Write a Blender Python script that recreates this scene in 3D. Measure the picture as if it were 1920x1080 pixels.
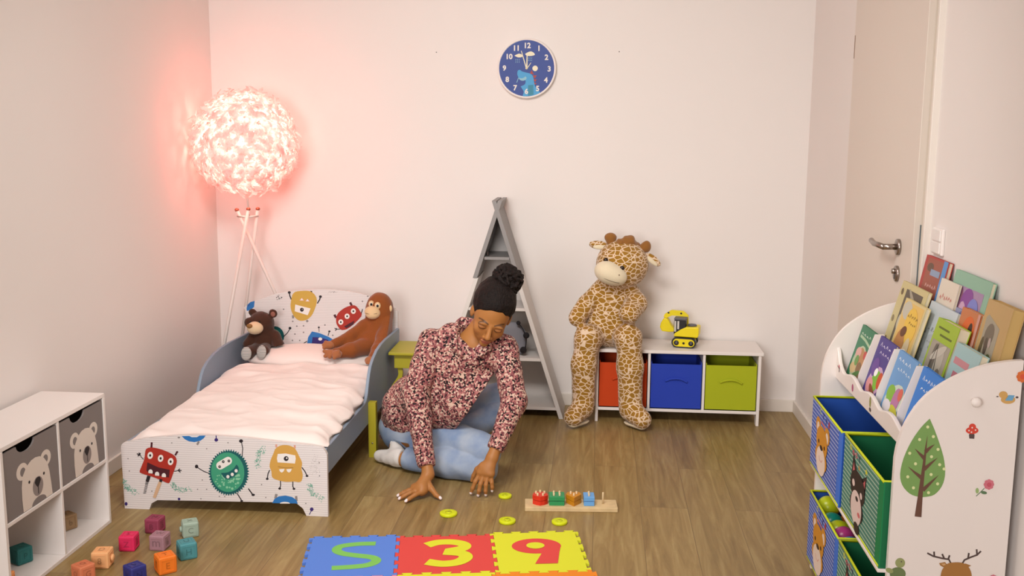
import bpy, bmesh, math, random
import numpy as np
from mathutils import Vector, Matrix, Euler
random.seed(7); RNG = np.random.default_rng(7)
for o in list(bpy.data.objects): bpy.data.objects.remove(o)
SC = bpy.context.scene
COL = SC.collection
PI = math.pi
def R(d): return math.radians(d)

# ------------------------------------------------------------------ camera
cam_d = bpy.data.cameras.new('camera'); cam = bpy.data.objects.new('camera', cam_d); COL.objects.link(cam)
CF, CPITCH, CYAW, CROLL, CH = 1900.57, 0.157327, 0.085710, 0.0076759, 1.43825
cp, sp = math.cos(CPITCH), math.sin(CPITCH)
Fv = Vector((-math.sin(CYAW)*cp, math.cos(CYAW)*cp, -sp))
R0 = Vector((math.cos(CYAW), math.sin(CYAW), 0)); U0 = R0.cross(Fv)
Rv = R0*math.cos(CROLL) + U0*math.sin(CROLL); Uv = -R0*math.sin(CROLL) + U0*math.cos(CROLL)
cam.matrix_world = Matrix(((Rv.x, Uv.x, -Fv.x, 0), (Rv.y, Uv.y, -Fv.y, 0), (Rv.z, Uv.z, -Fv.z, CH), (0, 0, 0, 1)))
cam_d.sensor_width = 36; cam_d.lens = CF/1920*36; cam_d.clip_start = 0.05
SC.camera = cam

# ------------------------------------------------------------------ world, light, exposure
w = bpy.data.worlds.new('world'); SC.world = w; w.use_nodes = True
w.node_tree.nodes['Background'].inputs[0].default_value = (0.9, 0.95, 1.0, 1)
w.node_tree.nodes['Background'].inputs[1].default_value = 0.6
SC.view_settings.view_transform = 'Standard'; SC.view_settings.look = 'None'
SC.view_settings.gamma = 1; SC.view_settings.use_curve_mapping = False
SC.view_settings.exposure = 0.07
def area(name, loc, target, size, sizey, power, col, spread=180):
    d = bpy.data.lights.new(name, 'AREA'); d.shape = 'RECTANGLE'; d.size = size; d.size_y = sizey
    d.energy = power; d.color = col; d.spread = math.radians(spread)
    o = bpy.data.objects.new(name, d); COL.objects.link(o); o.location = loc
    o.rotation_euler = (Vector(target)-Vector(loc)).to_track_quat('-Z', 'Y').to_euler()
    return o
# soft fill light added behind the camera, at the unseen window opening
area('added_fill_light', (-1.10, -1.12, 1.55), (-0.25, 5, 1.05), 1.2, 1.3, 42, (1.0, 0.985, 0.985), 130)
# area light added overhead out of view, aimed at the back wall
area('added_overhead_light', (-0.60, 2.30, 2.50), (-0.35, 5.1, 0.10), 1.1, 0.7, 38, (1.0, 0.985, 0.955), 120)
# bulb inside the feather lamp
LAMP = Vector((-1.730, 4.865, 1.353))
pl = bpy.data.lights.new('feather_lamp_bulb', 'POINT'); pl.energy = 13; pl.color = (1.0, 0.38, 0.31); pl.shadow_soft_size = 0.12
plo = bpy.data.objects.new('feather_lamp_bulb', pl); COL.objects.link(plo); plo.location = LAMP + Vector((0, 0, 0.03))

# ------------------------------------------------------------------ materials
def srgb(h):
    if isinstance(h, str):
        c = [int(h[i:i+2], 16)/255 for i in (0, 2, 4)]
        return tuple(((x+.055)/1.055)**2.4 if x > .04045 else x/12.92 for x in c)
    return tuple(h[:3])
MATS = {}
def mat(name, col, rough=.6, metal=0, bump=None, var=None, sheen=0, emit=None, spec=.4, trans=0):
    if name in MATS: return MATS[name]
    m = bpy.data.materials.new(name); m.use_nodes = True; MATS[name] = m
    nt = m.node_tree; b = nt.nodes['Principled BSDF']; c = srgb(col)
    b.inputs['Base Color'].default_value = (*c, 1); b.inputs['Roughness'].default_value = rough
    b.inputs['Metallic'].default_value = metal; b.inputs['Specular IOR Level'].default_value = spec
    if sheen: b.inputs['Sheen Weight'].default_value = sheen
    m.diffuse_color = (*c, 1)
    tc = nt.nodes.new('ShaderNodeTexCoord')
    if var:
        n = nt.nodes.new('ShaderNodeTexNoise'); n.inputs['Scale'].default_value = var[0]; n.inputs['Detail'].default_value = 4
        nt.links.new(tc.outputs['Object'], n.inputs['Vector'])
        r = nt.nodes.new('ShaderNodeValToRGB'); r.color_ramp.elements[0].position = .35; r.color_ramp.elements[1].position = .65
        r.color_ramp.elements[0].color = (*[x*(1-var[1]) for x in c], 1); r.color_ramp.elements[1].color = (*[min(1, x*(1+var[1]*.6)) for x in c], 1)
        nt.links.new(n.outputs['Fac'], r.inputs[0]); nt.links.new(r.outputs[0], b.inputs['Base Color'])
    if bump:
        n = nt.nodes.new('ShaderNodeTexNoise'); n.inputs['Scale'].default_value = bump[0]; n.inputs['Detail'].default_value = 5
        nt.links.new(tc.outputs['Object'], n.inputs['Vector'])
        bp = nt.nodes.new('ShaderNodeBump'); bp.inputs['Strength'].default_value = bump[1]; bp.inputs['Distance'].default_value = bump[2] if len(bump) > 2 else .002
        nt.links.new(n.outputs['Fac'], bp.inputs['Height']); nt.links.new(bp.outputs['Normal'], b.inputs['Normal'])
    if emit:
        b.inputs['Emission Color'].default_value = (*srgb(emit[0]), 1); b.inputs['Emission Strength'].default_value = emit[1]
    return m
def nodes(name, col=(.8, .8, .8), rough=.6, spec=.4):
    m = mat(name, col, rough, spec=spec); nt = m.node_tree
    return m, nt, nt.nodes['Principled BSDF'], nt.nodes['Texture Coordinate']
def N(nt, typ, **kw):
    n = nt.nodes.new(typ)
    for k, v in kw.items():
        if k.startswith('i_'):
            key = k[2:]; key = int(key) if key.isdigit() else key.replace('_', ' ')
            n.inputs[key].default_value = v
        else: setattr(n, k, v)
    return n

WALL = mat('wall_paint', 'ebe3de', .85, bump=(180, .12, .001), var=(1.2, .012))
WALLR = WALL
CEIL = mat('ceiling_paint', 'efe9e4', .9)
TRIM = mat('trim_white', 'e6dcd2', .5)
DOORW = mat('door_white', 'dccfc3', .45)
WHITE = mat('white_laminate', 'ece4df', .38)
WHITEW = mat('white_lacquer', 'f0e6e0', .35)
# floor planks
FLOOR, nt, b, tc = nodes('oak_planks', rough=.42)
mp = N(nt, 'ShaderNodeMapping'); mp.inputs['Rotation'].default_value = (0, 0, R(90)); nt.links.new(tc.outputs['Object'], mp.inputs[0])
br = N(nt, 'ShaderNodeTexBrick', i_Scale=1.0, i_Mortar_Size=.0012, i_Brick_Width=1.25, i_Row_Height=.18, i_Mortar_Smooth=.2, i_Bias=0.0)
br.offset = .37; br.inputs['Color1'].default_value = (.0, .0, .0, 1); br.inputs['Color2'].default_value = (1, 1, 1, 1); br.inputs['Mortar'].default_value = (.35, .35, .35, 1)
nt.links.new(mp.outputs[0], br.inputs['Vector'])
mp2 = N(nt, 'ShaderNodeMapping'); mp2.inputs['Scale'].default_value = (14, 1.1, 1); nt.links.new(tc.outputs['Object'], mp2.inputs[0])
addv = N(nt, 'ShaderNodeVectorMath', operation='MULTIPLY_ADD'); addv.inputs[1].default_value = (7, 7, 7)
nt.links.new(br.outputs['Color'], addv.inputs[0]); nt.links.new(mp2.outputs[0], addv.inputs[2])
n1 = N(nt, 'ShaderNodeTexNoise', i_Scale=2.2, i_Detail=9, i_Roughness=.62, i_Distortion=.8); nt.links.new(addv.outputs[0], n1.inputs['Vector'])
cr = N(nt, 'ShaderNodeValToRGB'); e = cr.color_ramp.elements
e[0].position = .28; e[0].color = (*srgb('80663b'), 1); e[1].position = .72; e[1].color = (*srgb('ae9663'), 1)
x = e.new(.5); x.color = (*srgb('987d4c'), 1)
nt.links.new(n1.outputs['Fac'], cr.inputs[0])
n3 = N(nt, 'ShaderNodeTexNoise', i_Scale=1.3, i_Detail=3); nt.links.new(tc.outputs['Object'], n3.inputs['Vector'])
mx = N(nt, 'ShaderNodeMixRGB', blend_type='MULTIPLY', i_Fac=.16); nt.links.new(cr.outputs[0], mx.inputs[1]); nt.links.new(br.outputs['Color'], mx.inputs[2])
mo = N(nt, 'ShaderNodeMixRGB', blend_type='MIX'); mo.inputs[2].default_value = (*srgb('5d452c'), 1)
ml = N(nt, 'ShaderNodeMath', operation='MULTIPLY'); ml.inputs[1].default_value = .55
nt.links.new(br.outputs['Fac'], ml.inputs[0]); nt.links.new(ml.outputs[0], mo.inputs[0]); nt.links.new(mx.outputs[0], mo.inputs[1]); nt.links.new(mo.outputs[0], b.inputs['Base Color'])
bp = N(nt, 'ShaderNodeBump', i_Strength=.12, i_Distance=.002); nt.links.new(n1.outputs['Fac'], bp.inputs['Height']); nt.links.new(bp.outputs[0], b.inputs['Normal'])

def voronoi_mat(name, scale, ramp, rough=.8, mode='edge', thresh=.12, stretch=(1, 1, 1), fab=True, distort=.25, sheen=.3):
    m, nt, b, tc = nodes(name, rough=rough, spec=.2)
    b.inputs['Sheen Weight'].default_value = sheen
    mp = N(nt, 'ShaderNodeMapping'); mp.inputs['Scale'].default_value = stretch; nt.links.new(tc.outputs['Object'], mp.inputs[0])
    nz = N(nt, 'ShaderNodeTexNoise', i_Scale=scale*.8, i_Detail=2); nt.links.new(mp.outputs[0], nz.inputs['Vector'])
    mm = N(nt, 'ShaderNodeVectorMath', operation='MULTIPLY_ADD'); mm.inputs[1].default_value = (distort/scale,)*3
    nt.links.new(nz.outputs['Color'], mm.inputs[0]); nt.links.new(mp.outputs[0], mm.inputs[2])
    v = N(nt, 'ShaderNodeTexVoronoi', i_Scale=scale); nt.links.new(mm.outputs[0], v.inputs['Vector'])
    if mode == 'edge':
        v.feature = 'DISTANCE_TO_EDGE'
        r = N(nt, 'ShaderNodeValToRGB'); r.color_ramp.elements[0].position = thresh*.8; r.color_ramp.elements[1].position = thresh*1.25
        r.color_ramp.elements[0].color = (*srgb(ramp[0]), 1); r.color_ramp.elements[1].color = (*srgb(ramp[1]), 1)
        nt.links.new(v.outputs['Distance'], r.inputs[0])
    else:
        s = N(nt, 'ShaderNodeSeparateColor'); nt.links.new(v.outputs['Color'], s.inputs[0])
        r = N(nt, 'ShaderNodeValToRGB'); r.color_ramp.interpolation = 'CONSTANT'; el = r.color_ramp.elements
        k = len(ramp)
        while len(el) < k: el.new(.5)
        pos = 0
        for i, (f, c) in enumerate(ramp):
            el[i].position = pos; el[i].color = (*srgb(c), 1); pos += f
        nt.links.new(s.outputs[0], r.inputs[0])
    nt.links.new(r.outputs[0], b.inputs['Base Color'])
    nb = N(nt, 'ShaderNodeTexNoise', i_Scale=260 if fab else 60, i_Detail=4); nt.links.new(tc.outputs['Object'], nb.inputs['Vector'])
    bp = N(nt, 'ShaderNodeBump', i_Strength=.5, i_Distance=.003); nt.links.new(nb.outputs['Fac'], bp.inputs['Height']); nt.links.new(bp.outputs[0], b.inputs['Normal'])
    return m
GIRAFFE = voronoi_mat('giraffe_plush', 36, ('e3c8ab', '9b6f20'), thresh=.075, stretch=(1, 1, 1.45))
BLOUSE = voronoi_mat('floral_blouse', 150, [(.20, '1f1518'), (.16, '6f3a40'), (.22, 'ad726c'), (.24, 'cfae9c'), (.16, '8f5354')], mode='cell', rough=.75, distort=1.1, sheen=.05)
def stripe_mat(name, c1, c2, scale, axis='Z', duty=.5, rough=.7, mixnoise=0):
    m, nt, b, tc = nodes(name, rough=rough)
    s = N(nt, 'ShaderNodeSeparateXYZ'); nt.links.new(tc.outputs['Object'], s.inputs[0])
    a = N(nt, 'ShaderNodeMath', operation='MULTIPLY'); a.inputs[1].default_value = scale; nt.links.new(s.outputs[axis], a.inputs[0])
    f = N(nt, 'ShaderNodeMath', operation='FRACT'); nt.links.new(a.outputs[0], f.inputs[0])
    r = N(nt, 'ShaderNodeValToRGB'); r.color_ramp.elements[0].position = duty-.04; r.color_ramp.elements[1].position = duty+.04
    r.color_ramp.elements[0].color = (*srgb(c1), 1); r.color_ramp.elements[1].color = (*srgb(c2), 1)
    nt.links.new(f.outputs[0], r.inputs[0]); nt.links.new(r.outputs[0], b.inputs['Base Color'])
    return m
def col_attr_mat(name, rough=.5, sss=0, bump=None, sheen=0, spec=.4):
    m, nt, b, tc = nodes(name, rough=rough, spec=spec)
    a = N(nt, 'ShaderNodeAttribute'); a.attribute_name = 'Col'; nt.links.new(a.outputs['Color'], b.inputs['Base Color'])
    if sss: b.inputs['Subsurface Weight'].default_value = sss; b.inputs['Subsurface Radius'].default_value = (.012, .005, .003); b.inputs['Subsurface Scale'].default_value = .6
    if sheen: b.inputs['Sheen Weight'].default_value = sheen
    if bump:
        n = N(nt, 'ShaderNodeTexNoise', i_Scale=bump[0], i_Detail=5); nt.links.new(tc.outputs['Object'], n.inputs['Vector'])
        bp = N(nt, 'ShaderNodeBump', i_Strength=bump[1], i_Distance=bump[2]); nt.links.new(n.outputs['Fac'], bp.inputs['Height']); nt.links.new(bp.outputs[0], b.inputs['Normal'])
    return m

# ------------------------------------------------------------------ mesh helpers
def tag(o, label=None, cat=None, group=None, kind=None):
    if label: o['label'] = label
    if cat: o['category'] = cat
    if group: o['group'] = group
    if kind: o['kind'] = kind
    return o
def thing(name, loc, label, cat, group=None, rot=(0, 0, 0)):
    o = bpy.data.objects.new(name, None); COL.objects.link(o); o.location = loc; o.rotation_euler = rot
    o.empty_display_size = .05
    return tag(o, label, cat, group)
def origin_of(o):
    v = Vector((0, 0, 0))
    while o: v += Vector(o.location); o = o.parent
    return v
class MB:
    """collects shapes (world or local coordinates) to become one mesh"""
    def __init__(s): s.v = []; s.f = []; s.m = []; s.mats = []; s.sm = []
    def mi(s, m):
        if m not in s.mats: s.mats.append(m)
        return s.mats.index(m)
    def add(s, vs, fs, m, M=None, smooth=False):
        k = len(s.v)
        for v in vs:
            v = Vector(v)
            if M is not None: v = M @ v
            s.v.append(v)
        i = s.mi(m)
        for f in fs: s.f.append([k+a for a in f]); s.m.append(i); s.sm.append(smooth)
    def box(s, a, b, m, M=None):
        x0, y0, z0 = a; x1, y1, z1 = b
        vs = [(x0, y0, z0), (x1, y0, z0), (x1, y1, z0), (x0, y1, z0), (x0, y0, z1), (x1, y0, z1), (x1, y1, z1), (x0, y1, z1)]
        s.add(vs, [(0, 3, 2, 1), (4, 5, 6, 7), (0, 1, 5, 4), (1, 2, 6, 5), (2, 3, 7, 6), (3, 0, 4, 7)], m, M)
    def prism(s, pts, d, m, o=(0, 0, 0), u=(1, 0, 0), v=(0, 0, 1), M=None, mside=None):
        """2D outline pts placed at o+u*x+v*y, thickened by vector d"""
        o, u, v, d = map(Vector, (o, u, v, d)); n = len(pts)
        A = [o+u*p[0]+v*p[1] for p in pts]; B = [a+d for a in A]
        area2 = sum(pts[i][0]*pts[(i+1) % n][1]-pts[(i+1) % n][0]*pts[i][1] for i in range(n))
        flip = (u.cross(v).dot(d) > 0) == (area2 > 0)
        fa = list(range(n)); fb = [n+i for i in range(n)]
        if flip: fa = fa[::-1]
        else: fb = fb[::-1]
        s.add(A+B, [fa, fb], m, M)
        side = [((i, (i+1) % n, n+(i+1) % n, n+i) if flip else (i, n+i, n+(i+1) % n, (i+1) % n)) for i in range(n)]
        s.add(A+B, side, mside or m, M)
    def tube(s, path, r, m, n=10, M=None, cap=True, closed=False, flat=None):
        P = [Vector(p) for p in path]; K = len(P)
        rr = r if isinstance(r, (list, tuple)) else [r]*K
        vs = []; up = None
        for i, p in enumerate(P):
            t = (P[(i+1) % K]-P[i-1]) if closed else (P[min(i+1, K-1)]-P[max(i-1, 0)])
            t.normalize()
            if up is None:
                up = Vector((0, 0, 1)) if abs(t.z) < .9 else Vector((1, 0, 0))
            a = (up-t*up.dot(t)).normalized(); up = a; b_ = t.cross(a)
            for j in range(n):
                an = 2*PI*j/n; fx = flat or 1
                vs.append(p+a*math.cos(an)*rr[i]*fx+b_*math.sin(an)*rr[i])
        fs = []
        for i in range(K if closed else K-1):
            for j in range(n):
                i2 = (i+1) % K
                fs.append((i*n+j, i*n+(j+1) % n, i2*n+(j+1) % n, i2*n+j))
        if cap and not closed: fs += [tuple(range(n-1, -1, -1)), tuple((K-1)*n+j for j in range(n))]
        s.add(vs, fs, m, M, True)
    def lathe(s, prof, m, c=(0, 0, 0), ax='Z', n=32, M=None, smooth=True):
        """prof = [(r, h)...] around the axis through c"""
        c = Vector(c); vs = []
        for r, h in prof:
            for j in range(n):
                a = 2*PI*j/n; x, y = r*math.cos(a), r*math.sin(a)
                vs.append(c+(Vector((x, y, h)) if ax == 'Z' else Vector((x, -h, y)) if ax == 'Y' else Vector((h, x, y))))
        fs = [(i*n+j, i*n+(j+1) % n, (i+1)*n+(j+1) % n, (i+1)*n+j) for i in range(len(prof)-1) for j in range(n)]
        fs += [tuple(range(n-1, -1, -1)), tuple((len(prof)-1)*n+j for j in range(n))]
        s.add(vs, fs, m, M, smooth)
    def ell(s, c, r, m, M=None, nu=20, nv=12, rot=None):
        c = Vector(c); vs = []; Q = Euler(rot).to_matrix() if rot else None
        for i in range(nv+1):
            th = PI*i/nv
            for j in range(nu):
                ph = 2*PI*j/nu
                p = Vector((r[0]*math.sin(th)*math.cos(ph), r[1]*math.sin(th)*math.sin(ph), r[2]*math.cos(th)))
                vs.append(c+(Q @ p if Q else p))
        fs = [(i*nu+j, (i+1)*nu+j, (i+1)*nu+(j+1) % nu, i*nu+(j+1) % nu) for i in range(nv) for j in range(nu)]
        s.add(vs, fs, m, M, True)
    def build(s, name, parent=None, bevel=0, bseg=2, local=False):
        me = bpy.data.meshes.new(name)
        o0 = Vector((0, 0, 0)) if (local or parent is None) else origin_of(parent)
        me.from_pydata([tuple(v-o0) for v in s.v], [], s.f)
        for m in s.mats: me.materials.append(m)
        me.polygons.foreach_set('material_index', s.m); me.polygons.foreach_set('use_smooth', s.sm)
        bm = bmesh.new(); bm.from_mesh(me); bmesh.ops.remove_doubles(bm, verts=bm.verts, dist=1e-6); bm.to_mesh(me); bm.free()
        me.update()
        o = bpy.data.objects.new(name, me); COL.objects.link(o)
        if parent: o.parent = parent
        if bevel:
            md = o.modifiers.new('bevel', 'BEVEL'); md.width = bevel; md.segments = bseg; md.limit_method = 'ANGLE'; md.angle_limit = R(40)
            md.harden_normals = False
        return o
def root_mesh(mb, name, label, cat, group=None, base=None, bevel=0):
    """a thing that is one mesh; its origin goes to its base"""
    vs = mb.v; b0 = Vector(base) if base else Vector((sum(v.x for v in vs)/len(vs), sum(v.y for v in vs)/len(vs), min(v.z for v in vs)))
    mb.v = [v-b0 for v in vs]; o = mb.build(name, None, bevel); o.location = b0
    return tag(o, label, cat, group)

class Deco:
    """prints on a surface: thin layers a fraction of a millimetre above it. P(x,y)->world, nrm = outward"""
    def __init__(s, mb, P, nrm, step=.00028):
        s.mb = mb; s.P = P; s.n = Vector(nrm).normalized(); s.k = 0; s.step = step; s.bb = []
    def layer(s, pts):
        x0 = min(p[0] for p in pts); x1 = max(p[0] for p in pts); y0 = min(p[1] for p in pts); y1 = max(p[1] for p in pts)
        k = 1+max([q[4] for q in s.bb if q[0] < x1 and q[1] > x0 and q[2] < y1 and q[3] > y0], default=0)
        k = k if k < 12 else 12+(k % 4)
        s.bb.append((x0, x1, y0, y1, k)); s.k = k
    def poly(s, pts, m):
        s.layer(pts); off = s.n*(s.step*s.k)
        V = [Vector(s.P(x, y))+off for x, y in pts]
        nn = Vector((0, 0, 0))
        for i in range(len(V)):
            a, b_ = V[i], V[(i+1) % len(V)]; nn += (a-V[0]).cross(b_-V[0])
        f = list(range(len(V)))
        if nn.dot(s.n) < 0: f = f[::-1]
        s.mb.add(V, [f], m)
    def ell(s, cx, cy, rx, ry, m, rot=0, n=20, a0=0, a1=360):
        c, q = math.cos(R(rot)), math.sin(R(rot)); pts = []
        full = abs(a1-a0) >= 360
        for i in range(n if full else n+1):
            a = R(a0+(a1-a0)*i/n); x, y = rx*math.cos(a), ry*math.sin(a)
            pts.append((cx+x*c-y*q, cy+x*q+y*c))
        s.poly(pts, m)
    def stroke(s, pts, wd, m, cap=True):
        n = len(pts); L = []; Rr = []
        for i, (x, y) in enumerate(pts):
            ax, ay = pts[max(i-1, 0)]; bx, by = pts[min(i+1, n-1)]
            dx, dy = bx-ax, by-ay; l = math.hypot(dx, dy) or 1; dx, dy = dx/l, dy/l
            wdi = (wd[i] if isinstance(wd, (list, tuple)) else wd)/2
            L.append((x-dy*wdi, y+dx*wdi)); Rr.append((x+dy*wdi, y-dx*wdi))
        s.layer(L+Rr); off = s.n*(s.step*s.k)
        V = [Vector(s.P(x, y))+off for x, y in L+Rr]; fs = []
        for i in range(n-1):
            f = (i, i+1, n+i+1, n+i); nn = (V[f[1]]-V[f[0]]).cross(V[f[2]]-V[f[0]])
            fs.append(f if nn.dot(s.n) > 0 else f[::-1])
        s.mb.add(V, fs, m)
    def text(s, body, cx, cy, size, m, rot=0, sx=1, flipy=False, bold=.0):
        vs, fs = text_polys(body, bold); s.layer([(cx-size*.6, cy-size*.6), (cx+size*.6, cy+size*.6)]); off = s.n*(s.step*s.k)
        c, q = math.cos(R(rot)), math.sin(R(rot)); V = []
        for x, y in vs:
            x, y = x*size*sx, y*size*(-1 if flipy else 1)
            V.append(Vector(s.P(cx+x*c-y*q, cy+x*q+y*c))+off)
        F2 = []
        for f in fs:
            nn = (V[f[1]]-V[f[0]]).cross(V[f[2]]-V[f[0]])
            F2.append(f if nn.dot(s.n) > 0 else f[::-1])
        s.mb.add(V, F2, m)
TXT = {}
def text_polys(body, bold=0.):
    k = (body, bold)
    if k not in TXT:
        c = bpy.data.curves.new('t', 'FONT'); c.body = body; c.size = 1.0; c.offset = bold; c.resolution_u = 4
        o = bpy.data.objects.new('t', c); COL.objects.link(o)
        dg = bpy.context.evaluated_depsgraph_get(); me = bpy.data.meshes.new_from_object(o.evaluated_get(dg))
        xs = [v.co.x for v in me.vertices]; ys = [v.co.y for v in me.vertices]
        mx_, my_ = (min(xs)+max(xs))/2, (min(ys)+max(ys))/2; h = max(ys)-min(ys)
        TXT[k] = ([((v.co.x-mx_)/h, (v.co.y-my_)/h) for v in me.vertices], [tuple(p.vertices) for p in me.polygons])
        bpy.data.objects.remove(o); bpy.data.curves.remove(c); bpy.data.meshes.remove(me)
    return TXT[k]

# ------------------------------------------------------------------ implicit surfaces (for bodies and plush)
class SDF:
    def __init__(s, lo, hi, h=.004, fine=None, hf=.0022):
        ax = []
        for k in range(3):
            if fine is None: ax.append(np.arange(lo[k], hi[k]+h, h))
            else:
                pts = [lo[k]]
                while pts[-1] < hi[k]:
                    x = pts[-1]; st = hf if any(a <= x <= b_ for a, b_ in fine[k]) else h
                    pts.append(x+st)
                ax.append(np.array(pts))
        s.ax = [a.astype(np.float32) for a in ax]; s.F = np.ones([len(a) for a in s.ax], np.float32)
        s.h = h
    def _sl(s, lo, hi, pad):
        sl = []
        for k in range(3):
            i0 = int(np.searchsorted(s.ax[k], lo[k]-pad)); i1 = int(np.searchsorted(s.ax[k], hi[k]+pad))
            sl.append(slice(max(0, i0), max(i1, i0+1)))
        return tuple(sl)
    def _g(s, sl): return s.ax[0][sl[0]][:, None, None], s.ax[1][sl[1]][None, :, None], s.ax[2][sl[2]][None, None, :]
    def _comb(s, sl, d, k, op='u'):
        A = s.F[sl]
        if op == 'u':
            if k > 0:
                hh = np.clip(.5+.5*(A-d)/k, 0, 1); A = A*(1-hh)+d*hh-k*hh*(1-hh)
            else: A = np.minimum(A, d)
        else:
            d = -d
            if k > 0:
                hh = np.clip(.5-.5*(A-d)/k, 0, 1); A = A*(1-hh)+d*hh+k*hh*(1-hh)
            else: A = np.maximum(A, d)
        s.F[sl] = A
    def cap(s, a, b_, ra, rb=None, k=.015, op='u', flat=None):
        rb = ra if rb is None else rb; a = np.array(a, np.float32); b_ = np.array(b_, np.float32); r = max(ra, rb)
        pad = k+s.h*2.5+r; sl = s._sl(np.minimum(a, b_), np.maximum(a, b_), pad)
        X, Y, Z = s._g(sl); ab = b_-a; L = float(ab@ab)+1e-12
        t = np.clip(((X-a[0])*ab[0]+(Y-a[1])*ab[1]+(Z-a[2])*ab[2])/L, 0, 1)
        dx, dy, dz = X-a[0]-t*ab[0], Y-a[1]-t*ab[1], Z-a[2]-t*ab[2]
        if flat is not None:   # flatten along unit vector flat[0] by factor flat[1]
            nv = np.array(flat[0], np.float32); nv /= np.linalg.norm(nv); q = dx*nv[0]+dy*nv[1]+dz*nv[2]; f = flat[1]-1
            dx, dy, dz = dx+q*f*nv[0], dy+q*f*nv[1], dz+q*f*nv[2]
        d = np.sqrt(dx*dx+dy*dy+dz*dz)-(ra+(rb-ra)*t)
        s._comb(sl, d, k, op); return s
    def chain(s, pts, rs, k=.015, op='u'):
        for i in range(len(pts)-1): s.cap(pts[i], pts[i+1], rs[i], rs[i+1], k, op)
        return s
    def ell(s, c, r, rot=None, k=.015, op='u'):
        c = np.array(c, np.float32); r = np.array(r, np.float32); q = float(max(r)); sl = s._sl(c-q, c+q, k+s.h*2.5)
        X, Y, Z = s._g(sl); dx, dy, dz = X-c[0], Y-c[1], Z-c[2]
        if rot is not None:
            M = np.array(rot if isinstance(rot, Matrix) else Euler(rot).to_matrix(), np.float32).T
            dx, dy, dz = (M[0, 0]*dx+M[0, 1]*dy+M[0, 2]*dz, M[1, 0]*dx+M[1, 1]*dy+M[1, 2]*dz, M[2, 0]*dx+M[2, 1]*dy+M[2, 2]*dz)
        k0 = np.sqrt((dx/r[0])**2+(dy/r[1])**2+(dz/r[2])**2); k1 = np.sqrt((dx/r[0]**2)**2+(dy/r[1]**2)**2+(dz/r[2]**2)**2)+1e-9
        d = k0*(k0-1)/k1
        s._comb(sl, d.astype(np.float32), k, op); return s
    def plane(s, p, n, k=.004):
        """remove everything on the side n points to"""
        X, Y, Z = s._g((slice(None),)*3); n = np.array(n, np.float32); n /= np.linalg.norm(n)
        d = -((X-p[0])*n[0]+(Y-p[1])*n[1]+(Z-p[2])*n[2]); s._comb((slice(None),)*3, d.astype(np.float32), k, 'x'); return s
    def sub_cone(s, *a, **kw): return s.cap(*a, op='x', **kw)
    def noise(s, amp, freq, seed=1):
        r = np.random.default_rng(seed); X, Y, Z = s._g((slice(None),)*3); A = 0
        m = np.abs(s.F) < .03
        for i in range(7):
            v = r.normal(size=3); v = v/np.linalg.norm(v)*freq*r.uniform(.5, 1.6); A = A+np.sin(X*v[0]+Y*v[1]+Z*v[2]+r.uniform(0, 6))
        s.F = np.where(m, s.F+amp*A/3, s.F).astype(np.float32); return s
    def mesh(s, name, m, parent=None, col=None, smooth=0, base=None):
        F = s.F; F[0] = F[-1] = 1; F[:, 0] = F[:, -1] = 1; F[:, :, 0] = F[:, :, -1] = 1
        I = F < 0
        cnt = np.zeros([n-1 for n in F.shape], np.int8)
        for dx in (0, 1):
            for dy in (0, 1):
                for dz in (0, 1): cnt += I[dx:cnt.shape[0]+dx, dy:cnt.shape[1]+dy, dz:cnt.shape[2]+dz]
        act = (cnt > 0) & (cnt < 8); idx = np.argwhere(act); nv = len(idx)
        vid = np.full(cnt.shape, -1, np.int32); vid[act] = np.arange(nv)
        P = np.zeros((nv, 3)); W = np.zeros(nv)
        co = [(a, b_, c) for a in (0, 1) for b_ in (0, 1) for c in (0, 1)]
        for a in range(8):
            for b_ in range(a+1, 8):
                ca, cb = np.array(co[a]), np.array(co[b_])
                if np.abs(ca-cb).sum() != 1: continue
                ia = idx+ca; ib = idx+cb
                fa = F[ia[:, 0], ia[:, 1], ia[:, 2]]; fb = F[ib[:, 0], ib[:, 1], ib[:, 2]]
                mk = (fa < 0) != (fb < 0); t = np.where(mk, fa/np.where(mk, fa-fb, 1), 0)
                pa = np.stack([s.ax[k][ia[:, k]] for k in range(3)], 1); pb = np.stack([s.ax[k][ib[:, k]] for k in range(3)], 1)
                P += np.where(mk[:, None], pa+(pb-pa)*t[:, None], 0); W += mk
        P /= W[:, None]; quads = []
        for ax in range(3):
            sh = list(F.shape); a = [slice(None)]*3; b_ = [slice(None)]*3; a[ax] = slice(0, -1); b_[ax] = slice(1, None)
            ch = I[tuple(a)] != I[tuple(b_)]; e = np.argwhere(ch)
            u, v = [(1, 2), (2, 0), (0, 1)][ax]
            ok = (e[:, u] > 0) & (e[:, v] > 0) & (e[:, u] < F.shape[u]-1) & (e[:, v] < F.shape[v]-1); e = e[ok]
            ins = I[e[:, 0], e[:, 1], e[:, 2]]
            def cv(du, dv):
                q = e.copy(); q[:, u] += du; q[:, v] += dv; return vid[q[:, 0], q[:, 1], q[:, 2]]
            q = np.stack([cv(-1, -1), cv(0, -1), cv(0, 0), cv(-1, 0)], 1)
            q[~ins] = q[~ins][:, ::-1]; quads.append(q)
        Q = np.concatenate(quads)
        for _ in range(smooth):
            acc = np.zeros_like(P); c2 = np.zeros(len(P))
            for a in range(4):
                i, j = Q[:, a], Q[:, (a+1) % 4]
                np.add.at(acc, i, P[j]); np.add.at(c2, i, 1); np.add.at(acc, j, P[i]); np.add.at(c2, j, 1)
            P = P*.5+.5*acc/np.maximum(c2, 1)[:, None]
        o0 = origin_of(parent) if parent else Vector(base or (0, 0, 0))
        me = bpy.data.meshes.new(name); nq = len(Q)
        me.vertices.add(nv); me.vertices.foreach_set('co', (P-np.array(o0)).astype(np.float32).ravel())
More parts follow.
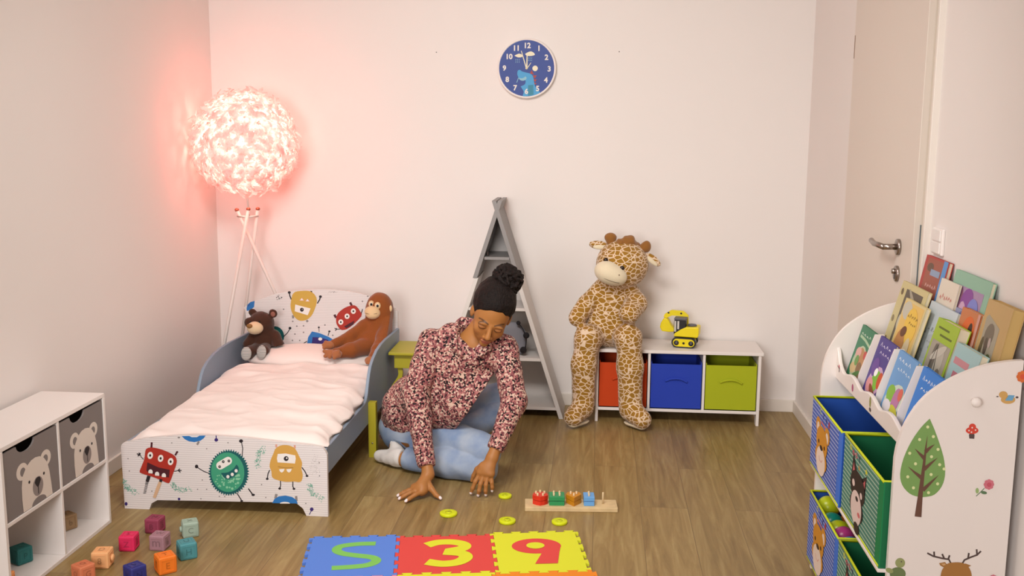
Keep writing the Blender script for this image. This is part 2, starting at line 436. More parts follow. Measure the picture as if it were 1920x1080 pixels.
        me.loops.add(nq*4); me.loops.foreach_set('vertex_index', Q.astype(np.int32).ravel())
        me.polygons.add(nq); me.polygons.foreach_set('loop_start', np.arange(0, nq*4, 4, dtype=np.int32))
        me.update(calc_edges=True); me.validate()
        me.polygons.foreach_set('use_smooth', np.ones(len(me.polygons), bool))
        me.materials.append(m)
        if col is not None:
            C = col(P); at = me.color_attributes.new('Col', 'FLOAT_COLOR', 'POINT')
            at.data.foreach_set('color', np.concatenate([C, np.ones((nv, 1))], 1).astype(np.float32).ravel())
        o = bpy.data.objects.new(name, me); COL.objects.link(o)
        if parent: o.parent = parent
        elif base: o.location = base
        return o

# ================================================================== THE ROOM
XL, XR, D, YF, HC = -2.008, 1.024, 5.175, -1.25, 2.6
def struct(mb, name, parent=None, bevel=0):
    o = mb.build(name, parent, bevel)
    if parent is None: tag(o, kind='structure')
    return o
m = MB(); m.box((XL-.1, YF-.1, -.1), (XR+.1, D+.1, 0), FLOOR); struct(m, 'floor')
m = MB(); m.box((XL-.1, YF-.1, HC), (XR+.1, D+.1, HC+.1), CEIL); struct(m, 'ceiling')
m = MB(); m.box((XL-.1, D, 0), (XR+.1, D+.1, HC), WALL)
DARK = mat('dark_mark', '3a2f2a', .8)
for x, z in ((.08, 1.812), (-.836, 1.808)): m.lathe([(.0025, 0), (.0025, .001)], DARK, (x, D, z), 'Y', 8)
struct(m, 'wall_back')
m = MB(); m.box((XL-.1, YF, 0), (XL, D, HC), WALL); struct(m, 'wall_left')
DY0, DY1, DZ = 3.330, 4.262, 2.02
m = MB(); m.box((XR, YF, 0), (XR+.1, 3.238, HC), WALLR); m.box((XR, DY1+.01, 0), (XR+.1, D, HC), WALLR); m.box((XR, 3.238, DZ+.02), (XR+.1, DY1+.01, HC), WALLR)
struct(m, 'wall_right')
# front wall (behind the camera) with an unseen window opening added for the fill light
m = MB(); wx0, wx1, wz0, wz1 = -1.75, .25, .85, 2.25
m.box((XL, YF-.1, 0), (wx0, YF, HC), WALL); m.box((wx1, YF-.1, 0), (XR, YF, HC), WALL)
m.box((wx0, YF-.1, 0), (wx1, YF, wz0), WALL); m.box((wx0, YF-.1, wz1), (wx1, YF, HC), WALL); struct(m, 'wall_front')
m = MB()
for a, b_ in (((wx0, wz0), (wx0+.06, wz1)), ((wx1-.06, wz0), (wx1, wz1)), ((wx0, wz0), (wx1, wz0+.06)), ((wx0, wz1-.06), (wx1, wz1)), ((-.78, wz0), (-.72, wz1))):
    m.box((a[0], YF-.08, a[1]), (b_[0], YF-.03, b_[1]), WHITE)
struct(m, 'added_window_1')  # frame of the added window, never in view
# baseboards
def bb(mb, a, b_): mb.box(a, b_, TRIM)
m = MB(); bb(m, (XL, D-.014, 0), (XR, D, .062)); struct(m, 'baseboard_back', bevel=.002)
m = MB(); bb(m, (XL, YF, 0), (XL+.014, D-.014, .062)); struct(m, 'baseboard_left', bevel=.002)
m = MB(); bb(m, (XR-.014, DY1+.05, 0), (XR, D-.014, .062)); bb(m, (XR-.014, YF, 0), (XR, 3.232, .062)); struct(m, 'baseboard_right', bevel=.002)
# door and frame
m = MB()
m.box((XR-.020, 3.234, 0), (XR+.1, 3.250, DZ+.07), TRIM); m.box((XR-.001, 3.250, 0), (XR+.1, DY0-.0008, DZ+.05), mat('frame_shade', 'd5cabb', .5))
m.box((XR-.012, DY1+.004, 0), (XR+.1, DY1+.05, DZ+.06), TRIM); m.box((XR-.012, 3.250, DZ+.004), (XR+.1, DY1+.05, DZ+.07), TRIM)
struct(m, 'trim_1', bevel=.002)
m = MB(); m.box((XR-.022, DY0, .006), (XR+.03, DY1, DZ), DOORW); dr = struct(m, 'door_1', bevel=.002)
STEEL = mat('brushed_steel', 'a59a92', .28, 1)
SD = mat('steel_dark', '4d4a4a', .5)
m = MB(); m.lathe([(.027, 0), (.027, -.009), (.024, -.010)], STEEL, (XR-.022, 3.475, 1.052), 'X', 24); m.lathe([(.010, 0), (.010, -.045)], STEEL, (XR-.030, 3.475, 1.052), 'X', 14)
m.tube([(XR-.075, 3.469, 1.052), (XR-.078, 3.53, 1.053), (XR-.079, 3.57, 1.052), (XR-.072, 3.635, 1.056)], .0098, STEEL, 12); m.build('door_handle', dr)
m = MB(); m.lathe([(.027, 0), (.027, -.007), (.024, -.009)], STEEL, (XR-.022, 3.475, .962), 'X', 24); m.box((XR-.0325, 3.471, .944), (XR-.031, 3.479, .975), SD); m.lathe([(.0085, 0), (.0085, -.012)], STEEL, (XR-.029, 3.475, .970), 'X', 14); m.build('keyhole_rose', dr)
m = MB(); m.box((XR-.0235, DY1-.010, 1.72), (XR-.0215, DY1-.004, 1.81), mat('hinge_brown', '8a6f5c', .5)); m.build('hinge', dr)
m = MB(); m.box((XR-.0035, DY0-.006, .78), (XR-.001, DY0-.0008, 1.14), mat('latch_steel', '5f6f78', .35, .8)); m.build('latch_plate', dr)
# light switch
t = thing('light_switch', (XR, 3.14, 1.06), 'white double light switch on the right wall beside the door frame', 'light switch')
m = MB(); m.box((XR-.010, 3.095, 1.068), (XR, 3.185, 1.148), WHITEW); m.build('cover_frame', t, .003)
for z in (1.073, 1.110):
    m = MB(); m.box((XR-.0145, 3.103, z), (XR-.009, 3.177, z+.034), WHITE); m.build('rocker', t, .002)
# housing added above the overhead area light, out of view
t = thing('added_light_housing', (-.60, 2.30, HC), 'flat rectangular housing added above the unseen overhead light', 'added light housing')
m = MB(); m.box((-1.17, 1.93, HC-.05), (-.03, 2.67, HC), WHITE); m.build('housing', t, .004)

# ================================================================== LEFT CUBE SHELF
SX, SY0, SY1, SH = -1.754, 2.745, 3.388, .487
t = thing('cube_shelf', (-1.87, 3.07, 0), 'white four-compartment cube shelf standing against the left wall', 'shelf')
m = MB(); th = .014
m.box((XL+.018, SY0, SH-th), (SX, SY1, SH), WHITE); m.build('top_board', t, .0015)
m = MB(); m.box((XL+.018, SY0+th, 0.0), (SX, SY1-th, th), WHITE); m.build('bottom_board', t, .0015)
for a in (SY0, SY1-th):
    m = MB(); m.box((XL+.018, a, 0), (SX, a+th, SH-th), WHITE); m.build('side_panel', t, .0015)
m = MB(); m.box((XL+.018, SY0+th, .233), (SX-.0005, SY1-th, .246), WHITE); m.build('shelf_board', t, .0015)
for z0, z1 in ((th, .233), (.246, SH-th)):
    m = MB(); m.box((XL+.018, 3.066, z0), (SX-.001, 3.079, z1), WHITE); m.build('divider', t, .0015)
m = MB(); m.box((XL+.016, SY0+th, th), (XL+.0178, SY1-th, SH-th), WHITE); m.build('back_panel', t)
GREYF = mat('grey_fabric', '857c79', .9, bump=(400, .3, .0006))
BEARW = mat('bear_white', 'e2d6cb', .85); BEARG = mat('bear_snout_grey', '948884', .85); INK = mat('ink_dark', '2c2526', .8); VOID = mat('black_cutout', '0d0a0a', .9)
for k, (y0, y1) in enumerate(((SY0+th+.004, 3.063), (3.082, SY1-th-.004))):
    z0, z1 = .248, .464
    tt = thing('storage_box', (-1.87, (y0+y1)/2, z0), ['grey fabric box with a bear face in the near upper compartment of the cube shelf', 'grey fabric bear box in the upper compartment of the cube shelf nearest the bed'][k], 'storage box', 'grey bear boxes in the cube shelf')
    m = MB(); X = SX-.003; W_, H_ = y1-y0, z1-z0
    notch = [(y0+W_*(.40+.20*.5*(1-math.cos(a)))+0, z1) for a in (0,)]
    # box walls with a rounded hand notch in the front
    out = [(y0, z0), (y1, z0), (y1, z1)]
    for i in range(13):
        a = PI*i/12; out.append((y0+W_*.40+W_*.17*math.cos(a), z1-H_*.13*math.sin(a)))
    out.append((y0, z1))
    m.prism(out, (-.006, 0, 0), GREYF, (X, 0, 0), (0, 1, 0), (0, 0, 1))
    m.box((-1.985, y0, z0), (X-.006, y0+.004, z1), GREYF); m.box((-1.985, y1-.004, z0), (X-.006, y1, z1), GREYF)
    m.box((-1.985, y0, z0), (X-.006, y1, z0+.004), GREYF); m.box((-1.985, y0, z0), (-1.981, y1, z1), GREYF)
    d = Deco(m, lambda u, v: (X, y0+u*W_, z0+v*H_), (1, 0, 0))
    d.ell(.31, .60, .105, .125, BEARW); d.ell(.755, .60, .105, .125, BEARW); d.ell(.32, .59, .048, .065, GREYF); d.ell(.75, .59, .048, .065, GREYF)
    d.poly([(.285, 0), (.275, .2), (.28, .38), (.31, .53), (.39, .64), (.48, .69), (.56, .70), (.64, .68), (.72, .62), (.78, .52), (.81, .38), (.83, .2), (.845, 0)], BEARW)
    d.ell(.575, .255, .10, .145, BEARG, n=26); d.poly([(.515, .33), (.54, .385), (.575, .39), (.615, .385), (.635, .33), (.60, .27), (.575, .235), (.545, .27)], INK)
    d.stroke([(.575, .25), (.575, .14)], .012, INK); d.ell(.42, .39, .017, .024, INK); d.ell(.70, .39, .017, .024, INK)
    d.ell(.58, 0, .14, .10, GREYF, a0=0, a1=180)
    m.build('fabric_body', tt)

# ================================================================== SOFT BLOCKS
def block(loc, s, rz, colr, label, tilt=(0, 0), glyphs=('A', '2', 'O'), knob=False):
    mt = mat('rubber_'+colr, colr, .55, bump=(120, .1, .0006)); dk = mat('rubber_edge_'+colr, tuple(x*.62 for x in srgb(colr)), .6)
    t = thing('toy_block', loc, label, 'toy block', 'soft building blocks', (R(tilt[0]), R(tilt[1]), R(rz)))
    m = MB(); h = s/2; m.box((-h, -h, 0), (h, h, s), mt); o = m.build('block_body', t, s*.09, 3, local=True)
    # raised frames and symbols on the visible faces
    m = MB(); q = .0015
    def face(o_, u, v, n, g):
        o_, u, v, n = map(Vector, (o_, u, v, n))
        P = lambda a, b_: o_+u*a*s+v*b_*s
        for a, b_ in (((-.36, -.36), (.36, -.31)), ((-.36, .31), (.36, .36)), ((-.36, -.31), (-.31, .31)), ((.31, -.31), (.36, .31))):
            m.prism([(a[0]*s, a[1]*s), (b_[0]*s, a[1]*s), (b_[0]*s, b_[1]*s), (a[0]*s, b_[1]*s)], n*q, mt, o_-n*.0002, u, v)
        vs, fs = text_polys(g, .01)
        dd = Deco(m, P, n, .0012); dd.text(g, 0, 0, .36, dk)
        vs2 = [P(x*.36, y*.36)+n*.0006 for x, y in vs]
    face((0, -h, h), (1, 0, 0), (0, 0, 1), (0, -1, 0), glyphs[0]); face((h, 0, h), (0, 1, 0), (0, 0, 1), (1, 0, 0), glyphs[1])
    face((-h, 0, h), (0, -1, 0), (0, 0, 1), (-1, 0, 0), glyphs[2]); face((0, 0, s), (1, 0, 0), (0, 1, 0), (0, 0, 1), glyphs[2])
    m.build('relief', t, local=True)
    if knob:
        m = MB(); c = (h, 0, h) if knob == 'r' else (-h, -h*.1, h)
        m.lathe([(s*.2, 0), (s*.2, .006), (s*.15, .009)], mt, c, 'X', 16) if knob == 'r' else m.lathe([(s*.2, 0), (s*.2, -.006), (s*.15, -.009)], mt, c, 'X', 16)
        m.build('round_stud', t, local=True)
B = .054
block((-1.560, 3.325, 0), B, -4, '9a3f58', 'dark maroon block on the floor, behind the mauve one', glyphs=('B', '5', 'M'))
block((-1.423, 3.305, 0), B, 28, 'a3b5a4', 'pale mint block on the floor, farthest to the right of the blocks', glyphs=('C', 'D', 'X'), knob='l')
block((-1.583, 3.170, 0), B, 6, 'e02a5e', 'bright raspberry pink block on the floor beside the cube shelf', glyphs=('Z', '3', 'S'))
block((-1.480, 3.185, 0), B, -3, 'a97f88', 'dusty mauve block on the floor, in front of the maroon one', glyphs=('m', '6', 'W'))
block((-1.360, 3.125, 0), B*1.05, 36, '4f9298', 'teal blue block on the floor behind the orange one', glyphs=('H', 'K', 'U'))
block((-1.607, 3.030, 0), B*1.05, 8, 'f3b57c', 'light peach block on the floor beside the cube shelf edge', glyphs=('8', '7', 'D'), knob='r')
block((-1.385, 3.012, 0), B*1.08, 40, 'ef7d22', 'bright orange block on the floor in front of the teal one', glyphs=('E', 'R', 'T'))
block((-1.452, 2.935, 0), B, 55, '32357f', 'navy blue block at the front edge of the block group', glyphs=('N', '4', 'V'))
block((-1.618, 2.925, 0), B, 60, 'd9805a', 'salmon brown block at the front, nearest the camera on the left', glyphs=('G', '9', 'Q'))
block((-1.870, 3.000, .0148), B, 62, '2f7d7d', 'dark teal block tilted inside the near lower compartment of the cube shelf', tilt=(0, 0), glyphs=('P', '1', 'L'))
block((-1.868, 3.285, .0148), B, 60, 'a98a66', 'tan block inside the lower compartment of the cube shelf nearest the bed', glyphs=('b', 'n', 'F'))
block((-1.806, 2.796, .0148), B, 12, 'f0a060', 'pale orange block just showing behind the near side of the cube shelf', glyphs=('J', '0', 'Y'))

# ================================================================== BED
def fpx(x, y): return (.0020535379*x-7.9258e-05*y-2.1720073, 3.523, 7.95117e-05*x-.00208234187*y+1.96777954)
def hpx(x, y): return (.00276065443*x-6.26962e-05*y-3.01408293, 4.92, 7.67968e-05*x-.00277253395*y+2.0875791867)
BOARD = stripe_mat('printed_board', 'b3a8a6', 'e4dcda', 1/.0085, 'Z', .10, .5)
def smooth_pts(P, n=4):
    out = []
    for i in range(len(P)-1):
        p0 = P[max(i-1, 0)]; p1 = P[i]; p2 = P[i+1]; p3 = P[min(i+2, len(P)-1)]
        for k in range(n):
            t = k/n
            out.append(tuple(.5*(2*p1[j]+(p2[j]-p0[j])*t+(2*p0[j]-5*p1[j]+4*p2[j]-p3[j])*t*t+(3*p1[j]-p0[j]-3*p2[j]+p3[j])*t**3) for j in range(len(p1))))
    out.append(tuple(P[-1])); return out
bed = thing('toddler_bed', (-1.375, 4.22, 0), 'white toddler bed with printed monster head and foot boards and grey-blue sides', 'bed')
M_RED = mat('print_red', 'ae2f22', .5); M_MAR = mat('print_maroon', '4c1822', .5); M_TEAL = mat('print_teal', '125a5c', .5); M_GRN = mat('print_green', '3f9c79', .5); M_LG = mat('print_light_green', '8cc9a4', .5)
M_YEL = mat('print_ochre', 'd2a04c', .5); M_BLU = mat('print_blue', '2a73b8', .5); M_PUR = mat('print_purple', '35246e', .5); M_W = mat('print_white', 'efe8e2', .5); M_K = mat('print_black', '231c22', .5); M_PK = mat('print_pink', 'd9a08c', .5); M_GR = mat('print_grey', '8d8583', .5); M_TAN = mat('print_tan', 'd8b08c', .5); M_SG = mat('print_sea', '6fae97', .5)
m = MB()
top = smooth_pts([(227.5, 838), (232, 830), (255, 825), (289, 820), (355, 815.5), (391, 816), (466, 822), (533, 830), (588, 836.5), (604, 841), (612, 853)])
bot = [(616, 965), (576, 964.4), (569, 953), (558, 944), (546.7, 942), (295.6, 937.8), (284.4, 944), (280, 954), (233, 954)]
outl = [fpx(*q) for q in top]+[fpx(*q) for q in bot]
pts = [(q[0], max(0, q[2])) for q in outl]
for i, q in enumerate(pts):
    if q[1] < .008: pts[i] = (q[0], 0.0)
m.prism(pts, (0, .016, 0), BOARD, (0, 3.523, 0), (1, 0, 0), (0, 0, 1), mside=mat('board_edge', 'd8d0cc', .5))
S2 = 6.355
d = Deco(m, lambda x, y: fpx(220+x/S2, 800+y/S2), (0, -1, 0))
def dots(d, L, m_, r=8):
    for x, y in L: d.ell(x, y, r, r, m_, n=8)
# red monster
d.stroke([(415, 250), (420, 190)], [26, 22], M_MAR); d.ell(420, 192, 14, 10, M_MAR, n=10); d.stroke([(700, 340), (722, 300)], [22, 22], M_MAR); d.ell(724, 300, 14, 12, M_MAR, n=10)
d.stroke([(320, 385), (295, 365), (278, 330)], 9, M_K)
for a in ((240, 318), (265, 305), (282, 310), (250, 345)): d.stroke([(274, 335), a], 12, M_K)
d.stroke([(680, 530), (715, 525), (740, 515)], 9, M_K)
for a in ((755, 498), (776, 520), (762, 542)): d.stroke([(735, 517), a], 11, M_K)
d.poly(smooth_pts([(395, 245), (440, 245), (520, 262), (620, 300), (690, 340), (717, 385), (715, 440), (680, 540), (635, 655), (605, 668), (540, 640), (430, 595), (300, 555), (272, 530), (290, 480), (330, 380), (345, 280), (370, 252), (395, 245)], 3), M_RED)
for cx, cy in ((402, 338), (527, 373), (647, 412)): d.ell(cx, cy, 33, 43, M_W, rot=12); d.ell(cx, cy, 13, 16, M_K, n=12)
d.poly([(368, 420), (500, 480), (636, 510), (625, 600), (560, 592), (480, 570), (400, 548), (355, 520)], M_MAR)
for cx, cy in ((405, 535), (484, 563), (565, 580)): d.ell(cx, cy, 26, 32, M_W, a0=180, a1=360); d.poly([(cx-26, cy), (cx+26, cy), (cx+24, cy+18), (cx-24, cy+14)], M_W)
d.stroke([(385, 582), (362, 650)], 40, M_K)
for i in range(9): x, y = 360-i*4, 655+i*17; d.stroke([(x-18, y+3), (x+18, y-3)], 8, M_K)
d.stroke([(530, 620), (522, 655)], 34, M_K); d.stroke([(520, 655), (490, 730), (445, 845)], [38, 42, 36], M_TAN)
def sprig(d, P, wdt, m_, n=26):
    P = smooth_pts(P, 5)
    for i in range(n*3):
        q = P[min(len(P)-1, int(random.random()*len(P)))]; a = random.uniform(0, 6.28); r = wdt*math.sqrt(random.random())*.5
        d.ell(q[0]+r*math.cos(a), q[1]+r*math.sin(a), 9, 4, m_, rot=random.uniform(0, 180), n=6)
sprig(d, [(85, 650), (115, 720), (170, 760), (225, 790)], 70, M_SG); sprig(d, [(665, 690), (720, 740), (790, 755), (880, 745)], 65, M_SG)
d.poly([(780, 112), (1065, 106), (1040, 140), (1000, 168), (930, 184), (860, 172), (815, 148)], M_BLU); d.poly([(870, 111), (990, 109), (960, 124), (900, 124)], M_W)
d.stroke([(985, 175), (962, 215)], 24, M_GR); d.stroke([(1188, 106), (1190, 150)], 12, M_PUR); d.ell(1190, 158, 22, 20, M_PUR); d.ell(745, 128, 16, 10, M_GR)
dots(d, [(660, 192), (1076, 262), (1022, 634), (1328, 192), (965, 745), (1074, 745), (1005, 858), (1226, 830), (415, 768), (132, 378), (145, 525)], M_GR)
d.ell(100, 922, 18, 22, M_PUR); d.ell(742, 862, 16, 16, M_PUR)
# green hairy monster
gx, gy = 1338, 545
d.stroke([(1120, 560), (1040, 530), (990, 500), (955, 475)], 10, M_K); d.ell(955, 472, 20, 22, M_K)
o3 = (420-220)*S2
d.stroke([(o3+225, 350), (o3+232, 260), (o3+215, 175)], 10, M_K); d.ell(o3+212, 172, 24, 20, M_K)
d.stroke([(o3+165, 790), (o3+225, 885)], 12, M_K); d.ell(o3+222, 884, 16, 12, M_K); d.stroke([(o3+300, 735), (o3+350, 805)], 14, M_K); d.ell(o3+358, 810, 20, 14, M_K)
hp = []
for i in range(100):
    a = 2*PI*i/100; rr = 1.0 if i % 2 else .90
    hp.append((gx+(245 if True else 0)*rr*math.cos(a), gy+280*rr*math.sin(a)))
d.poly(hp, M_TEAL); d.ell(gx-12, gy-4, 198, 236, M_GRN, rot=-6, n=30)
for i in range(46):
    a = random.uniform(.1, PI-.1); r = math.sqrt(random.uniform(.08, .92)); x, y = gx-10+180*r*math.cos(a), gy+10+205*r*math.sin(a); q = random.choice([8, 11, 15]); d.ell(x, y, q, q, M_LG, n=10)
def capsule2(d, x0, y0, x1, y1, r, m_):
    a = math.degrees(math.atan2(y1-y0, x1-x0)); pts = []
    for i in range(9): q = R(a+90+i*22.5); pts.append((x0+r*math.cos(q), y0+r*math.sin(q)))
    for i in range(9): q = R(a-90+i*22.5); pts.append((x1+r*math.cos(q), y1+r*math.sin(q)))
    d.poly(pts, m_)
capsule2(d, 1238, 460, 1330, 405, 48, M_W)
for q in ((1231, 474), (1274, 414), (1341, 406)): d.ell(*q, 16, 17, M_K, n=12); d.ell(q[0]+2, q[1]-2, 5, 5, M_W, n=6)
d.poly(smooth_pts([(1248, 548), (1330, 540), (1400, 495), (1430, 450), (1458, 490), (1448, 540), (1400, 590), (1340, 620), (1285, 605), (1248, 548)], 3), M_TEAL)
for q in ((1330, 592), (1382, 565), (1428, 522)): d.ell(*q, 19, 21, M_W, n=12)
sprig(d, [(o3+470, 270), (o3+420, 350), (o3+410, 460)], 85, M_SG)
sprig(d, [(o3+1020, 700), (o3+1050, 780), (o3+1170, 860)], 70, M_SG)
# ochre one-eyed monster
d.stroke([(o3+628, 250), (o3+626, 212)], 22, M_PK); d.stroke([(o3+845, 262), (o3+842, 222)], 24, M_PK)
for L in ([(o3+552, 515), (o3+532, 560), (o3+524, 620)], [(o3+930, 485), (o3+965, 530), (o3+992, 585)], [(o3+680, 640), (o3+682, 700), (o3+672, 735)], [(o3+826, 650), (o3+826, 710), (o3+840, 738)]): d.stroke(L, 12, M_K); d.ell(*L[-1], 17, 13, M_K, n=10)
d.poly([(o3+x, y) for x, y in smooth_pts([(612, 270), (650, 238), (700, 222), (770, 225), (830, 248), (862, 285), (895, 350), (932, 430), (925, 500), (942, 580), (918, 655), (840, 652), (740, 655), (640, 632), (582, 600), (572, 530), (550, 470), (565, 390), (590, 330), (612, 270)], 3)], M_YEL)
d.poly([(o3+x, y) for x, y in ((645, 325), (740, 320), (850, 342), (858, 380), (848, 438), (740, 430), (645, 425), (636, 380))], M_W); d.ell(o3+745, 380, 28, 29, M_K); d.ell(o3+752, 374, 10, 10, M_W, n=8)
d.stroke([(o3+650, 475), (o3+730, 490), (o3+830, 488)], 8, mat('print_brown', 'a87a3a', .5))
for x in (695, 780): d.poly([(o3+x-32, 506), (o3+x+32, 500), (o3+x+22, 530), (o3+x, 546), (o3+x-22, 532)], M_W)
bl = [(o3+585, 908), (o3+610, 860), (o3+660, 828), (o3+740, 818), (o3+820, 835), (o3+870, 870), (o3+888, 916), (o3+860, 912)]
d.stroke([(o3+622, 855), (o3+634, 800)], 30, M_GR); d.stroke([(o3+872, 885), (o3+866, 825)], 28, M_GR); d.poly(bl, M_BLU); d.ell(o3+735, 913, 60, 20, M_W, a0=180, a1=360)
d.ell(o3+1052, 982, 22, 22, M_PUR); d.stroke([(o3+1052, 990), (o3+1025, 1045)], 9, M_PUR)
dots(d, [(o3+457, 688), (o3+508, 842), (o3+982, 912), (o3+58, 192), (o3+1133, 430), (o3+1138, 585), (o3+20, 830)], M_GR)
for i in range(60): d.ell(o3+1085+random.gauss(0, 30), 460+random.gauss(0, 70), 3, 3, M_GR, n=5)
m.build('footboard', bed)
# headboard
m = MB()
top = smooth_pts([(461, 581), (462, 573), (511, 553), (546, 546.5), (600, 543.5), (644, 546), (689, 555.5), (733, 575), (744.5, 586)])
pts = [(hpx(*q)[0], hpx(*q)[2]) for q in top]+[(-1.0, 0), (-1.09, 0), (-1.11, .04), (-1.13, .055), (-1.65, .055), (-1.67, .04), (-1.69, 0), (-1.768, 0)]
m.prism(pts, (0, .016, 0), BOARD, (0, 4.92, 0), (1, 0, 0), (0, 0, 1), mside=MATS['board_edge'])
d = Deco(m, lambda x, y: hpx(440+x/6, 530+y/6), (0, -1, 0))
d.poly([(140, 285), (150, 245), (185, 215), (232, 203), (225, 270), (190, 300), (142, 315)], M_BLU); d.poly([(150, 262), (185, 225), (180, 235), (160, 262)], M_PUR)
for L in ([(645, 190), (628, 150), (622, 112)], [(935, 235), (960, 195), (970, 160)]): d.stroke(L, 13, M_K); d.ell(*L[-1], 17, 15, M_K, n=10)
d.stroke([(865, 120), (868, 97)], 22, M_K); d.stroke([(662, 365), (664, 400)], 24, M_GR); d.stroke([(815, 420), (828, 440)], 24, M_GR)
d.poly(smooth_pts([(655, 140), (690, 105), (780, 94), (860, 102), (915, 150), (930, 215), (905, 300), (870, 370), (815, 415), (745, 426), (690, 395), (650, 330), (635, 250), (655, 140)], 3), mat('print_mustard', 'cda548', .5))
d.poly([(688, 245), (860, 290), (828, 365), (682, 320)], M_W); d.ell(763, 303, 21, 22, M_K); d.ell(768, 298, 8, 8, M_GR, n=8)
for x, y in ((762, 200), (826, 210)): d.poly([(x-30, y+2), (x-8, y-22), (x+8, y-22), (x+30, y+4)], M_PK); d.poly([(x-18, y+0), (x, y-26), (x+18, y+0)], M_W)
d.stroke([(1145, 395), (1125, 360)], 26, M_MAR); d.stroke([(1318, 262), (1300, 225)], 24, M_MAR); d.stroke([(1425, 350), (1438, 300)], 10, M_K)
d.stroke([(1200, 520), (1140, 522)], 9, M_K)
for a in ((1128, 510), (1135, 540), (1150, 508)): d.stroke([(1150, 523), a], 9, M_K)
d.poly(smooth_pts([(1145, 395), (1170, 340), (1240, 285), (1320, 258), (1365, 265), (1410, 320), (1425, 380), (1300, 500), (1230, 530), (1190, 520), (1150, 460), (1145, 395)], 3), M_RED)
for x, y in ((1198, 442), (1268, 378), (1337, 322)): d.ell(x, y, 28, 30, M_W); d.ell(x, y, 10, 11, M_K, n=10)
d.poly([(1235, 490), (1350, 425), (1340, 470), (1260, 512)], M_MAR)
d.stroke([(955, 550), (952, 500)], 11, M_GR); d.ell(952, 500, 12, 10, M_K, n=8); d.stroke([(1055, 595), (1070, 545)], 9, M_K); d.ell(1070, 545, 14, 10, M_K, n=8)
d.poly([(820, 680), (832, 610), (875, 545), (960, 565), (1060, 605), (1120, 640), (1100, 690), (820, 690)], M_BLU); d.poly([(872, 690), (882, 608), (960, 612), (1060, 640), (1050, 690)], M_PUR); d.ell(968, 630, 22, 18, M_W)
d.stroke([(775, 682), (820, 655)], 9, M_K)
d.ell(470, 590, 90, 105, M_TEAL, rot=-20); d.ell(465, 600, 62, 85, M_GRN, rot=-20); d.stroke([(555, 605), (600, 560), (628, 515)], 9, M_K); d.ell(628, 508, 16, 15, M_K, n=10)
d.poly([(1780, 560), (1830, 600), (1832, 730), (1800, 730), (1775, 640)], M_TEAL); d.poly([(1790, 640), (1832, 650), (1832, 725), (1800, 728)], M_GRN); d.stroke([(1800, 560), (1828, 575)], 12, M_K)
dots(d, [(557, 298), (660, 432), (705, 487), (780, 482), (780, 555), (683, 575), (655, 645), (737, 645), (1020, 475), (1436, 215), (1495, 160), (1108, 590)], M_GR, 9)
for i in range(14): d.ell(500+random.gauss(0, 22), 165+random.gauss(0, 18), 5, 5, M_K, n=5)
for i in range(22): d.ell(1105+random.gauss(0, 35), 110+random.gauss(0, 8), 3, 3, M_GR, n=5)
# prints low on the visible leg of the headboard
d2 = Deco(m, hpx, (0, -1, 0)); d2.ell(722, 760, 14, 5, M_BLU); d2.stroke([(732, 735), (733, 748)], 2.2, M_K)
for x_, y_ in ((742, 720), (728, 700)): d2.ell(x_, y_, 2, 2, M_K, n=6)
m.build('headboard', bed)
BLUEG = mat('grey_blue_board', '8795a6', .5)
prof = [(3.539, .155), (4.60, .150), (4.919, .06), (4.919, .44), (4.75, .444), (4.62, .448), (4.507, .446), (4.42, .437), (4.339, .415), (4.29, .392), (4.262, .365), (4.235, .325), (4.216, .292), (4.19, .265), (4.15, .258), (3.539, .258)]
for x in (-1.002, -1.762):
    m = MB(); pr = prof
    if x < -1.5: pr = [(a, b_*.92 if b_ > .26 else b_) for a, b_ in prof]
    m.prism(pr, (.014, 0, 0), BLUEG, (x, 0, 0), (0, 1, 0), (0, 0, 1)); m.build('side_panel', bed, .003)
OLIVE = mat('olive_paint', 'b0a326', .45)
m = MB(); m.box((-.988, 4.215, 0), (-.955, 4.25, .248), OLIVE); m.lathe([(.004, 0), (.004, .001)], STEEL, (-.971, 4.215, .065), 'Y', 8); o = m.build('support_leg', bed, .002); tag(o, 'olive green support leg')
m = MB()
for i in range(11): m.box((-1.746, 3.60+i*.12, .175), (-1.004, 3.66+i*.12, .187), mat('slat_wood', 'c9ad84', .6))
m.box((-1.39, 3.539, .15), (-1.35, 4.919, .174), MATS['slat_wood']); m.build('slatted_base', bed)
# mattress, duvet, pillow
CLOTH = mat('white_bedding', 'efe0d9', .85, bump=(60, .15, .002), sheen=.2)
mt = MB(); mt.box((-1.742, 3.545, .188), (-1.006, 4.915, .262), mat('mattress_cover', 'ddd3cb', .8))
root_mesh(mt, 'mattress', 'thin off-white mattress lying in the toddler bed under the duvet', 'mattress', bevel=.012)
def smooth_noise(seed, n=10, f=9):
    r = random.Random(seed); W_ = [(r.gauss(0, 1)*f, r.gauss(0, 1)*f, r.uniform(0, 6.3)) for _ in range(n)]
    return lambda x, y: sum(math.sin(a*x+b_*y+c) for a, b_, c in W_)/n*1.6
nz1 = smooth_noise(3, 9, 6); nz2 = smooth_noise(5, 12, 20); nz3 = smooth_noise(8, 10, 10)
NX, NY = 110, 170; dm = MB(); V = []; top_i = {}
DX0, DX1, DY_0, DY_1 = -1.742, -.992, 3.545, 4.59
